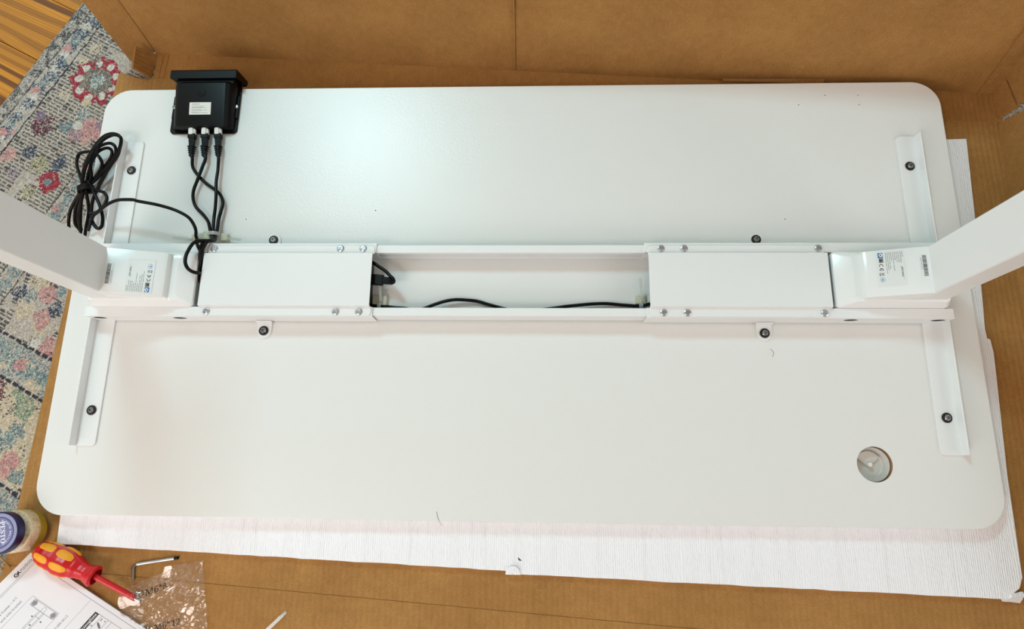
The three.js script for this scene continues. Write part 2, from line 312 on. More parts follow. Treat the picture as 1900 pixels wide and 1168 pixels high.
{
  const t = new THREE.CanvasTexture(rugCanvas); t.colorSpace = THREE.SRGBColorSpace; t.wrapS = t.wrapT = THREE.MirroredRepeatWrapping; t.anisotropy = 8;
  const knots = tex(512, 512, 0.35, 0.35, (u, v) => 0.55 * nC(u * 128, v * 200) + 0.3 * nC(u * 256, v * 256) + 0.15 * nB(u * 40, v * 40));
  // rug uv: along the edge and inward, scaled to the canvas
  const knotMap = knots; knotMap.repeat.set(2048 / PX / 0.35, 1024 / PX / 0.35);
  const top = std({ map: t, roughness: 1, bumpMap: knotMap, bumpScale: 0.0016 });
  const nu = 260, nn = 150, U0 = -1.3, U1 = 1.6, N1 = 1.75, P = [], UV = [], I = [];
  for (let side = 0; side < 2; side++) for (let j = 0; j <= nn; j++) for (let i = 0; i <= nu; i++) {
    const u = U0 + (U1 - U0) * i / nu, n = N1 * (j / nn) + (j === 0 ? 0.0012 * (nA(u * 40, 0) - 0.5) * 2 : 0);
    const e = Math.min(1, n / 0.006, (N1 - n) / 0.006, (u - U0) / 0.006, (U1 - u) / 0.006);
    const y = side ? 0.0004 : 0.0035 + 0.0075 * Math.sqrt(Math.max(0, e)) + 0.0008 * (nB(u * 60, n * 60) - 0.5);
    P.push(E0.x + EU.x * u + EN.x * n, y, E0.z + EU.z * u + EN.z * n); UV.push((u - RU0) / (2048 / PX), 1 - n / (1024 / PX));
  }
  const row = nu + 1, o = row * (nn + 1), q = (a, b, c, d) => I.push(a, b, c, a, c, d);
  for (let j = 0; j < nn; j++) for (let i = 0; i < nu; i++) { const k = j * row + i; q(k, k + 1, k + row + 1, k + row); q(o + k, o + k + row, o + k + row + 1, o + k + 1); }
  for (let i = 0; i < nu; i++) { q(i, o + i, o + i + 1, i + 1); const k = nn * row + i; q(k, k + 1, o + k + 1, o + k); }
  for (let j = 0; j < nn; j++) { const k = j * row; q(k, k + row, o + k + row, o + k); const m = k + nu; q(m, o + m, o + m + row, m + row); }
  const g = new THREE.BufferGeometry();
  g.setAttribute('position', new THREE.Float32BufferAttribute(P, 3)); g.setAttribute('uv', new THREE.Float32BufferAttribute(UV, 2)); g.setIndex(I); g.computeVertexNormals();
  // the winding must face up
  if (g.attributes.normal.getY(row * 5 + 5) < 0) { const a = g.index.array; for (let i = 0; i < a.length; i += 3) { const s = a[i]; a[i] = a[i + 1]; a[i + 1] = s; } g.computeVertexNormals(); }
  tag(mesh('rug', g, top), 'patterned woven rug with faded red flowers lying under the cardboard on the wooden floor', 'rug');
}

// ------------------------------------------------------------------ cardboard box under and behind the desk
const BB = V(-0.6504, 0.018, -0.4508), BD = V(0.99773, 0, 0.06738), BU = V(0.01054, 0.98769, -0.15608);   // back panel: base, along, up
const onBack = (s, h, off = 0) => { const p = BB.clone().addScaledVector(BD, s).addScaledVector(BU, h); const n = BD.clone().cross(BU); return p.addScaledVector(n, off).toArray(); };
{
  const t = thing('cardboard_box', [0, 0.012, 0], 'opened brown corrugated cardboard box spread under the white desk with its back side standing', 'box');
  // bottom: main panel up to the fold line, then the front panel
  const fx = (x) => 0.4355 + (x + 0.6116) * 0.0670;                  // fold line
  mesh('bottom_panel', plate([[-0.7146, -0.4105], [-0.703, -0.4093], [-0.6757, -0.4001], [-0.656, -0.3972], [-0.6505, -0.4], [-0.6485, -0.406], [-0.6485, -0.4480], [-0.6530, -0.4480], [-0.6530, -0.4550], [0.822, -0.3555], [0.8225, -0.29], [0.8060, 0.012], [0.775, fx(0.775)], [-0.756, fx(-0.756)], [-0.7525, 0.36], [-0.7344, 0.0032]], 0.0125, 0.018, 0.0008), M.kraft, t);
  mesh('front_panel', plate([[-0.757, fx(-0.757) + 0.0002], [0.775, fx(0.775) + 0.0002], [0.77, 0.86], [-0.79, 0.86]], 0.0125, 0.018, 0.0008), M.kraft, t);
  mesh('fold_ridge', sheet([-0.0550, 0.0183, 0.53], [-0.0536, 0.0183, 0.53], [-0.0490, 0.0183, 0.4245], [-0.0504, 0.0183, 0.4245], 0.0005), M.kraft, t);
  mesh('fold_ridge', box(0.7466, 0.8086, 0.0178, 0.0185, -0.3022, -0.3002, 0.0003), M.kraft, t);
  // back panel, in one piece, with a score line and rounded fold at its foot
  mesh('back_panel', sheet(onBack(0.001, -0.004), onBack(1.4685, -0.004), onBack(1.4575, 0.20), onBack(0, 0.20), 0.006, 90, 12,
    (u, v) => 0.004 * Math.sin(u * 9) * v + 0.003 * Math.sin(u * 3.1 + v * 2) * v), M.kraftSmooth, t);
  mesh('score_line', sheet(onBack(0.6542, 0.002, 0.002), onBack(0.6558, 0.002, 0.002), onBack(0.6563, 0.2, 0.004), onBack(0.6547, 0.2, 0.004), 0.006), M.kraftSmooth, t);
  mesh('score_line', sheet(onBack(1.4405, 0.003, 0.0017), onBack(1.4418, 0.003, 0.0017), onBack(1.422, 0.2, 0.0017), onBack(1.4205, 0.2, 0.0017), 0.004), M.kraftSmooth, t);
  // narrow flap continuing the back panel on the left
  mesh('side_flap', sheet(onBack(-0.0505, -0.012, 0.012), onBack(-0.0015, 0.002, -0.001), onBack(-0.004, 0.20, -0.001), onBack(-0.059, 0.20, 0.012), 0.005, 6, 10), M.kraftSmooth, t);
  // stub of the left side wall
  mesh('side_stub', sheet([-0.6512, 0.018, -0.3995], [-0.6478, 0.018, -0.4480], [-0.6672, 0.0505, -0.4425], [-0.6655, 0.0505, -0.3992], 0.005), M.kraft, t);
  mesh('fold_lip', join([sheet([-0.648, 0.0186, -0.3985], [-0.638, 0.0186, -0.3985], [-0.636, 0.0192, -0.4475], [-0.6465, 0.0196, -0.4485], 0.002), sheet([-0.634, 0.0186, -0.399], [-0.628, 0.0186, -0.399], [-0.626, 0.0188, -0.447], [-0.632, 0.0188, -0.4475], 0.0012)]), M.kraft, t);
  // loose edge of an inner liner lying along the foot of the back panel
  mesh('liner_flap', sheet([0.36, 0.026, -0.3765], [0.5265, 0.030, -0.3665], [0.5275, 0.0385, -0.3705], [0.36, 0.028, -0.3795], 0.004, 10, 1, (u) => 0.0012 * Math.sin(u * 13)), M.kraft, t);
  // right side: short end panel with a slot, then the long side panel, both leaning out
  const RB = V(0.8205, 0.018, -0.3497), RD = V(-0.04597, 0, 0.99894), RU = V(0.2585, 0.9659, 0.0119);
  const onR = (s, h) => RB.clone().addScaledVector(RD, s).addScaledVector(RU, h).toArray();
  const wallEdge = (h) => onBack(1.4695 - 0.055 * h, h, -0.003);
  mesh('end_panel', join([
    sheet(onR(0.0465, -0.003), wallEdge(-0.003), wallEdge(0.036), onR(0.042, 0.033), 0.005),
    sheet(onR(0.040, 0.0362), wallEdge(0.0385), wallEdge(0.17), onR(0.030, 0.15), 0.005),
    sheet(onR(0.002, 0.033), wallEdge(0.035), wallEdge(0.041), onR(0.002, 0.039), 0.005)]), M.kraftSmooth, t);
  mesh('right_panel', sheet(onR(0.86, -0.003), onR(0.0545, -0.003), onR(0.0535, 0.16), onR(0.86, 0.16), 0.005, 40, 4, (u, v) => 0.003 * Math.sin(u * 7) * v), M.kraftSmooth, t);
  mesh('corner_tape', join([box(0.8073, 0.8168, 0.0178, 0.0187, -0.3500, -0.2995, 0.0004), sheet([0.812, 0.0186, -0.297], [0.8185, 0.0186, -0.297], [0.8165, 0.0215, -0.279], [0.8115, 0.0186, -0.279], 0.001)]), M.kraft, t);
  mesh('right_fold', sheet([0.7985, 0.0186, 0.012], [0.8015, 0.019, 0.012], [0.8175, 0.019, -0.279], [0.8145, 0.0186, -0.279], 0.0012), M.kraft, t);
  mesh('torn_edge', join([0, 1, 2].map((k) => sheet([-0.775 + 0.011 * k, 0.0195 + 0.001 * k, 0.432 - 0.004 * k], [-0.766 + 0.011 * k, 0.0195, 0.438 - 0.004 * k], [-0.783 + 0.011 * k, 0.0255, 0.413], [-0.791 + 0.011 * k, 0.0275, 0.408], 0.0018))), M.kraftEdge, t, 'torn corrugated edge at the lower left corner');
}
// crumpled grey wrap caught between the two right-hand panels
{
  const P = [], I = [], n = 34, m = 10;
  for (let j = 0; j <= m; j++) for (let i = 0; i <= n; i++) {
    const u = i / n, v = j / m;
    P.push(0.8215 + 0.062 * u + 0.003 * nC(i * 2.3, j * 3.1), 0.020 + 0.043 * u + 0.006 * nC(i * 1.7 + 40, j * 2.1), -0.3025 - 0.006 * u + 0.010 * v + 0.004 * (nC(i * 1.9, j * 1.3 + 90) - 0.5));
  }
  for (let j = 0; j < m; j++) for (let i = 0; i < n; i++) { const k = j * (n + 1) + i; I.push(k, k + 1, k + n + 2, k, k + n + 2, k + n + 1); }
  const g = new THREE.BufferGeometry(); g.setAttribute('position', new THREE.Float32BufferAttribute(P, 3)); g.setIndex(I); g.computeVertexNormals();
  tag(mesh('plastic_wrap', g.toNonIndexed(), phys({ color: 0x8f8a88, roughness: 0.25, transmission: 0.3, thickness: 0, side: THREE.DoubleSide, flatShading: true })), 'crumpled grey plastic wrap poking through the gap at the right cardboard corner', 'wrap');
}
// loose foam crumbs on the back panel
[[0.2684, 0.0153, 9], [0.2255, 0.0264, 8], [0.2795, 0.0795, 7], [0.3018, 0.116, 11], [0.1519, 0.0906, 7]].forEach(([s, h, r], i) => {
  const g = new THREE.IcosahedronGeometry(r * 0.0001, 1); g.scale(1, 0.8, 0.9); const p = onBack(s, h, 0.0007 + 0.004 * Math.sin(s / 1.47 * 9) * h / 0.2);
  g.translate(...p); tag(mesh('foam_crumb', g, M.foam), 'tiny foam crumb on standing cardboard panel, ' + ['lowest of the five', 'second lowest of the five', 'second from the right', 'rightmost and topmost', 'leftmost of the five'][i], 'crumb', 'foam crumbs on the back panel');
});

// ------------------------------------------------------------------ foam sheet under the desk
{
  const t = thing('foam_sheet', [0.02, 0.018, 0.08], 'thin white ribbed packing foam sheet lying between desk and cardboard', 'foam sheet');
  const out = [[-0.62, -0.262], [0.7197, -0.2612], [0.7493, -0.262], [0.741, -0.1077], [0.7285, 0.0611], [0.7296, 0.0746], [0.7325, 0.0752], [0.7339, 0.0779], [0.7345, 0.086], [0.7356, 0.0971], [0.7259, 0.2759], [0.7231, 0.4166], [0.7169, 0.4315]];
  for (let x = 0.696; x > 0.0; x -= 0.02) out.push([x, 0.4253 + (x - 0.0179) * 0.0305 + rr(-0.0006, 0.0006)]);
  out.push([-0.0047, 0.4206]);
  for (let x = -0.02; x > -0.67; x -= 0.02) out.push([x, 0.4206 + (x + 0.0047) * 0.0394 + rr(-0.0006, 0.0006)]);
  out.push([-0.6723, 0.3943], [-0.6742, 0.3481]);
  mesh('foam_body', plate(out, 0.0182, 0.0298, 0.0012, [{ pts: [[0.0163, 0.3997], [0.0193, 0.4030], [0.0238, 0.4066], [0.0180, 0.4078], [0.0150, 0.4049]] }, { x: 0.5243, z: 0.2652, r: 0.031 }]), M.foam, t);
  const curl = new THREE.BufferGeometry(), P = [], I = [], n = 16, m = 8;
  for (let j = 0; j <= m; j++) for (let i = 0; i <= n; i++) {
    const a = Math.PI * (1 - i / n), r = 0.0104 * (1 - j / m);
    P.push(0.0092 + 1.05 * r * Math.cos(a), 0.0298 + 0.0035 * (1 - (j / m) ** 2) * Math.sin(a * 0.9 + 0.2) + 0.0007 * nC(i * 3, j * 3), 0.4256 - 1.15 * r * Math.sin(a));
  }
  for (let j = 0; j < m; j++) for (let i = 0; i < n; i++) { const k = j * (n + 1) + i; I.push(k, k + n + 1, k + 1, k + 1, k + n + 1, k + n + 2); }
  curl.setAttribute('position', new THREE.Float32BufferAttribute(P, 3)); curl.setAttribute('uv', new THREE.Float32BufferAttribute(P.filter((_, i) => i % 3 !== 1), 2)); curl.setIndex(I); curl.computeVertexNormals();
  mesh('torn_flap', curl, M.foam, t, 'half-round torn flap at the front edge');
  mesh('torn_corner', join([sheet([0.6942, 0.0225, 0.4494], [0.7188, 0.0215, 0.4515], [0.7206, 0.0315, 0.4398], [0.7020, 0.0325, 0.4423], 0.006, 6, 4, (u, v) => 0.0012 * nC(u * 7, v * 7))]), M.foam, t, 'torn corner piece bent at the lower right');
}

// ------------------------------------------------------------------ desk, upside down
const T = 0.055;
const desk = thing('standing_desk', [0, 0.030, 0], 'white height-adjustable desk lying upside down with its steel frame and legs up', 'desk');
{
  const pil = [[-0.4301, -0.1125], [-0.2189, -0.1269], [0.4323, -0.1102], [0.4716, -0.3111], [0.5161, -0.3285], [0.5692, -0.3279], [0.5690, -0.3110]].map(([x, z]) => ({ x, z, r: 0.0021 }));
  mesh('tabletop', plate(roundRect(-0.7, 0.7, -0.352, 0.352, [0.044, 0.044, 0.046, 0.046], 14), 0.030, T, 0.0012, [{ x: 0.5258, z: 0.2652, r: 0.0262 }, ...pil], 40), M.top, desk, 'white tabletop seen from below, with small screw holes');
  // raw chipboard lining of the cable hole, and the cover cap in it
  const lin = lathe([[0.0262, 0.0312], [0.0262, 0.0543], [0.0257, 0.0543], [0.0257, 0.0312], [0.0262, 0.0312]], 48); lin.translate(0.5258, 0, 0.2652);
  mesh('hole_lining', lin, M.mdf, desk, 'raw brown chipboard wall of the round cable hole');
  const cap = new THREE.Group(); cap.name = 'cable_cap'; cap.position.set(0.5258, 0.0015, 0.2652); desk.add(cap); cap.userData.label = 'pale plastic cap closing the round cable hole from below';
  const cp = (name, g, m) => mesh(name, g.translate(0.5258, 0.0315, 0.2652), m, cap);
  cp('cap_dish', lathe([[0, 0.0005], [0.019, 0.0012], [0.0222, 0.004], [0.0232, 0.017], [0.0252, 0.0172], [0.0252, 0.0, ], [0, -0.0004]], 48), M.greyPlastic);
  const wedge = [[0, 0.004]]; for (let k = 0; k <= 12; k++) { const a = (215 + 110 * k / 12) * Math.PI / 180; wedge.push([0.0205 * Math.cos(a), 0.0205 * Math.sin(a) + 0.001]); }
  cp('cap_flap', plate(wedge, 0.0016, 0.0058, 0.0008), M.greyPlastic);
  cp('cap_boss', lathe([[0, 0.0112], [0.0028, 0.0110], [0.0033, 0.0104], [0.0036, 0.001], [0, 0.001]], 24), M.plugTip);
}
// screws and bolts: one of each, shared
const ev = new Evaluator(); ev.useGroups = false;
const screwGeo = (() => {
  const h = new Brush(lathe([[0, 0.0000], [0.0056, 0.0000], [0.0056, 0.0007], [0.0052, 0.0014], [0.0038, 0.0024], [0.0018, 0.0028], [0, 0.0029]], 28)); h.updateMatrixWorld();
  let r = h;
  for (const a of [0.5, 0.5 + Math.PI / 2]) { const g = new THREE.BoxGeometry(0.0058, 0.004, 0.0013); g.rotateY(a); g.translate(0, 0.0034, 0); const b = new Brush(g); b.updateMatrixWorld(); r = ev.evaluate(r, b, SUBTRACTION); r.updateMatrixWorld(); }
  return toCreasedNormals(r.geometry, 0.5);
})();
const boltGeo = (() => {
  const h = new Brush(lathe([[0, 0.0010], [0.0040, 0.0010], [0.0046, 0.0018], [0.0044, 0.0030], [0.0034, 0.0041], [0.0022, 0.0044], [0, 0.0044]], 28)); h.updateMatrixWorld();
  const b = new Brush(new THREE.CylinderGeometry(0.0021, 0.0021, 0.005, 6).translate(0, 0.0049, 0)); b.updateMatrixWorld();
  return toCreasedNormals(ev.evaluate(h, b, SUBTRACTION).geometry, 0.5);
})();
const washerGeo = lathe([[0.0030, 0], [0.0068, 0], [0.0074, 0.0005], [0.0074, 0.0012], [0.0068, 0.0018], [0.0030, 0.0018]], 32);
function screw(parent, x, y, z, turn = 0) { const g = screwGeo.clone(); g.rotateY(turn); g.translate(x, y, z); return mesh('screw', g, M.steel, parent); }
function bolt(x, y, z) {
  const g = boltGeo.clone(); g.rotateX(rr(-0.04, 0.04)); g.translate(x, y, z); const b = mesh('bolt', g, M.darkSteel, desk);
  const w = washerGeo.clone(); w.translate(x, y, z); mesh('washer', w, M.washer, b, 'black rubber washer');
}
// long side brackets
for (const s of [0, 1]) {
  const g = join([plate(roundRect(-0.650, -0.619, -0.2515, 0.2515, [0.001, 0.006, 0.006, 0.001]), T, T + 0.0028, 0.0005), box(-0.650, -0.6478, T + 0.0005, T + 0.0185, -0.2515, 0.2515, 0.0008)]);
  mesh('side_bracket', s ? half(g) : g, M.frame, desk);
  for (const z of [-0.1985, 0.1985]) bolt(s ? 0.6340 : -0.6325, T + 0.0028, z);
}
// crossbar rails: outer channels at both ends, thinner telescoping channels between
const RY = 0.0890;
function channel(x0, x1, zo, y0, y1, lip, holes) {
  const th = 0.0010, sgn = Math.sign(zo), w = new THREE.Shape([[x0, y0], [x1, y0], [x1, y1 - 0.001], [x0, y1 - 0.001]].map(([a, b]) => new THREE.Vector2(a, b)));
  for (const h of holes) { const p = new THREE.Path(); p.absellipse(h, y0 + 0.0165, 0.0105, 0.0062, 0, Math.PI * 2, true); w.holes.push(p); }
  const web = new THREE.ExtrudeGeometry(w, { depth: th, bevelEnabled: false, curveSegments: 20 }); web.translate(0, 0, sgn > 0 ? zo - th - 0.0003 : zo + 0.0003);
  const zi = zo - sgn * lip, lipB = (ya, yb) => box(x0, x1, ya, yb, Math.min(zi, zo), Math.max(zi, zo), 0.0007);
  const i0 = zi + sgn * 0.0002, i1 = zi + sgn * 0.0018, inner = box(x0, x1, holes.length ? y0 + 0.0004 : y1 - 0.009, y1 - 0.0004, Math.min(i0, i1), Math.max(i0, i1), 0.0006);
  return join([metreUV(web), lipB(y1 - 0.0022, y1), lipB(y0, y0 + 0.0022), inner]);
}
for (const s of [0, 1]) for (const zs of [-1, 1]) {
  const front = s ? -zs : zs;
  const g = channel(-0.6476, -0.2045, zs * 0.0585, 0.058, RY, 0.0152, [-0.632, -0.506]);
  const rail = mesh('crossbar_rail', s ? half(g) : g, M.frame, desk);
  const gd = box(-0.645, -0.27, 0.0615, 0.0860, zs * 0.0520 - 0.0045, zs * 0.0520 + 0.0045, 0.0006); mesh('slide_guide', s ? half(gd) : gd, M.black, rail, 'dark sliding guide seen through the round holes');
}
for (const zs of [-1, 1]) mesh('crossbar_rail', channel(-0.26, 0.26, zs * 0.0560, 0.0590, RY - 0.0024, 0.0125, []), M.frame, desk, 'thinner telescoping rail in the middle of the crossbar');
// small mounting tabs beside the rails
for (const [x, z] of [[-0.3800, -0.0752], [-0.3804, 0.0738], [0.3834, -0.0752], [0.3847, 0.0745]]) {
  const s = Math.sign(z), z0 = s * 0.0586, z1 = z + s * 0.0115, pts = [];
  for (let k = 0; k <= 12; k++) { const a = Math.PI * k / 12; pts.push([x + 0.0115 * Math.cos(a), z + s * 0.0115 * Math.sin(a)]); }
  pts.push([x - 0.0115, z0], [x + 0.0115, z0]);
  mesh('mounting_tab', join([plate(pts, T, T + 0.0026, 0.0005), box(x - 0.0125, x + 0.0125, T + 0.001, T + 0.0085, Math.min(z0, z0 + s * 0.0028), Math.max(z0, z0 + s * 0.0028), 0.0009)]), M.frame, desk);
  bolt(x, T + 0.0026, z);
}
// two cover plates, each folded from one sheet and held by six screws
for (const s of [0, 1]) {
  const zf = 0.0575, zb = -0.0540, x0 = s ? 0.2093 : -0.4672, x1 = s ? 0.4705 : -0.2066;
  const rf = s ? [0.0005, 0.006, 0.0005, 0.0005] : [0.0005, 0.006, 0.0005, 0.0005], outer = 0.006;
  const fl = (za, zb2, backSide) => plate(roundRect(x0, x1, za, zb2, backSide ? [outer, outer, 0.0004, 0.0004] : [0.0004, 0.0004, outer, outer]), RY + 0.0002, RY + 0.0018, 0.0004);
  const hump = sweepX([[-0.0412, RY + 0.0002], [-0.0412, RY + 0.0018], [-0.0402, RY + 0.0068], [0.0430, RY + 0.0068], [0.0440, RY + 0.0018], [0.0440, RY + 0.0002], [0.0424, RY + 0.0004], [0.0414, RY + 0.0052], [-0.0388, RY + 0.0052], [-0.0398, RY + 0.0004]], s ? 0.2093 : -0.4702, s ? 0.4735 : -0.2085, 0.0003);
  const cv = mesh('cover_plate', join([fl(zb, -0.0405, true), fl(0.0432, zf, false), hump]), M.frame, desk);
  for (const x of s ? [0.2291, 0.2637, 0.4623] : [-0.4575, -0.2597, -0.2246]) for (const z of [-0.0486, 0.0514]) screw(cv, x, RY + 0.0018, z, rr(0, 3));
  // the black electronics box under the plate
  const pb = s ? box(0.222, 0.464, 0.0575, 0.084, -0.036, 0.036, 0.004) : box(-0.455, -0.2135, 0.0575, 0.084, -0.034, 0.036, 0.004);
  mesh('power_unit', pb, M.black, desk, 'black electronics box hidden under the cover plate');
}
// label printed on each motor housing
const labelTex = canvasTex(640, 520, (g, w, h) => {
  g.fillStyle = '#e8ecea'; g.fillRect(0, 0, w, h);
  g.fillStyle = '#101215'; g.font = 'bold 21px sans-serif';
  const rows = ['Model: LS6', 'Linear Actuator Systems Co.', 'Item: lifting column', 'Input: 29V DC  4.5A', 'Max load: 800N', 'Duty cycle: 10%  Max. 2 min/18 min', 'Stroke: 650 mm', 'Speed: 38 mm/s  Noise < 50 dB', 'Keep hands clear of moving parts', 'Use only with the supplied control unit'];
  g.fillText('Type: JS36', 20, 36);
  g.fillText('Linear drive systems', 20, 66);
  g.font = 'bold italic 46px sans-serif'; g.fillText('JIECANG', 300, 72); g.font = '20px sans-serif'; g.fillText('®', 520, 52);
  g.font = 'bold 21px sans-serif';
  rows.slice(2).forEach((s, i) => { g.fillStyle = '#15181c'; g.fillText(s, 20, 104 + i * 33); });
  g.fillStyle = '#1d6fae'; g.fillRect(18, 380, 96, 92); g.fillStyle = '#f3f6f5'; g.beginPath(); g.arc(62, 418, 34, 0, 7); g.fill();
  g.fillStyle = '#1d5f9e'; g.beginPath(); g.moveTo(62, 396); g.lineTo(84, 434); g.lineTo(40, 434); g.fill();
  g.fillStyle = '#7c7c7a'; g.fillRect(120, 380, 84, 80); g.fillStyle = '#3b3b3b'; g.beginPath(); g.moveTo(134, 452); g.lineTo(162, 392); g.lineTo(190, 452); g.fill();
  g.fillStyle = '#15171a'; g.font = 'bold 84px sans-serif'; g.lineWidth = 12; g.strokeStyle = '#15171a';
  g.beginPath(); g.arc(262, 430, 30, 1.0, 5.28); g.stroke(); g.beginPath(); g.arc(340, 430, 30, 1.0, 5.28); g.stroke(); g.fillRect(312, 425, 40, 10);
  g.lineWidth = 5; g.strokeRect(402, 396, 34, 44); g.beginPath(); g.moveTo(392, 388); g.lineTo(448, 450); g.moveTo(448, 388); g.lineTo(392, 450); g.stroke(); g.fillRect(392, 462, 58, 14);
  g.strokeStyle = '#2f7fbf'; g.lineWidth = 6; g.beginPath(); g.arc(520, 430, 42, 0, 7); g.stroke(); g.fillStyle = '#2f7fbf'; g.beginPath(); g.moveTo(520, 402); g.lineTo(546, 448); g.lineTo(494, 448); g.fill(); g.fillStyle = '#f3f6f5'; g.fillRect(512, 424, 16, 8);
});
const barTex = canvasTex(512, 150, (g, w, h) => {
  g.fillStyle = '#e8ecea'; g.fillRect(0, 0, w, h); g.fillStyle = '#16181b';
  let x = 16, k = 5; while (x < 490) { k = (k * 37 + 11) % 101; const b = 4 + (k % 11), e = 3 + (k % 7); g.fillRect(x, 14, b, 84); x += b + e; }
  g.font = '30px sans-serif'; g.fillText('JC36DA 2108 01 0652', 60, 136);
});
// legs: housing, wedge block with label, column, foot
for (const s of [0, 1]) {
  const S = (g) => (s ? half(g) : g);
  const ring = (x0, x1, hz, y, rEnd, rOut) => roundRect(x0, x1, -hz, hz + 0.0004, [rOut, rEnd, rEnd, rOut], 6).map(([x, z]) => [x, y, z]);
  const rings = [ring(-0.6415, -0.479, 0.0432, 0.058, 0.006, 0.008), ring(-0.6415, -0.479, 0.0432, 0.0905, 0.007, 0.008), ring(-0.6410, -0.4805, 0.0424, 0.0930, 0.008, 0.008), ring(-0.6375, -0.4990, 0.0375, 0.1036, 0.012, 0.008), ring(-0.6350, -0.5030, 0.0345, 0.1050, 0.012, 0.008)];
  const P = [], I = [], n = rings[0].length;
  rings.forEach((r) => r.forEach((p) => P.push(...p))); const ctr = rings.length * n; P.push(-0.57, 0.105, 0);
  for (let j = 0; j < rings.length - 1; j++) for (let i = 0; i < n; i++) { const a = j * n + i, b = j * n + (i + 1) % n; I.push(a, a + n, b, b, a + n, b + n); }
  for (let i = 0; i < n; i++) I.push((rings.length - 1) * n + i, ctr, (rings.length - 1) * n + (i + 1) % n);
  let g = new THREE.BufferGeometry(); g.setAttribute('position', new THREE.Float32BufferAttribute(P, 3)); g.setIndex(I);
  const hg = toCreasedNormals(g, 0.30);
  const housing = mesh('motor_housing', S(metreUV(hg)), M.cast, desk);
  for (const z of [-0.026, 0.018]) mesh('vent_slot', S(box(-0.4800, -0.4786, 0.070, 0.074, z, z + 0.010)), M.black, housing, 'dark slot');
  // wedge block
  const prof = [[-0.6, 0.104], [-0.6, 0.1412], [-0.5945, 0.1400], [-0.5180, 0.1160], [-0.5150, 0.1142], [-0.5132, 0.1110], [-0.5125, 0.104]];
  const sh = new THREE.Shape(prof.map(([a, b]) => new THREE.Vector2(a, b)));
  const wg = new THREE.ExtrudeGeometry(sh, { depth: 0.0664, bevelEnabled: true, bevelThickness: 0.0014, bevelSize: 0.0014, bevelOffset: -0.0014, bevelSegments: 3 }); wg.translate(0, 0, -0.0332 + 0.0004);
  mesh('gear_block', S(toCreasedNormals(wg, 0.28)), M.cast, housing);
  // stickers on the sloping face
  const sl = Math.atan2(0.0240, 0.0765), sx = Math.cos(sl), sy = -Math.sin(sl);
  const sticker = (name, t0, t1, z0, z1, map, lab) => {           // t along the slope from the column, reading direction -z
    const q = (t, z) => [-0.5945 + sx * t + 0.0005 * Math.sin(sl), 0.1400 + sy * t + 0.0004, z];
    const a = q(t1, z0), b = q(t1, z1), c = q(t0, z1), d = q(t0, z0), gg = new THREE.BufferGeometry();
    gg.setAttribute('position', new THREE.Float32BufferAttribute([...a, ...b, ...c, ...d], 3)); gg.setAttribute('uv', new THREE.Float32BufferAttribute([0, 0, 1, 0, 1, 1, 0, 1], 2)); gg.setIndex([0, 1, 2, 0, 2, 3]); gg.computeVertexNormals();
    mesh(name, S(gg), std({ map, roughness: 0.35 }), housing, lab);
  };
  sticker('label_sticker', 0.0325, 0.0685, 0.0318, -0.0195, labelTex, 'printed type label with text lines and symbols');
  sticker('barcode_sticker', 0.0045, 0.0135, 0.0225, -0.0095, barTex, 'printed barcode');
  // leg column with the thinner second stage and the foot
  const leg = mesh('leg', S(box(-0.6315, -0.5938, 0.1045, 0.46, -0.0345, 0.0350, 0.0030, 3)), M.frame, desk);
  mesh('inner_column', S(box(-0.6285, -0.5968, 0.46, 0.625, -0.0315, 0.0320, 0.0030, 3)), M.frame, leg);
  mesh('foot', S(box(-0.650, -0.575, 0.625, 0.655, -0.29, 0.29, 0.006, 3)), M.frame, leg);
}

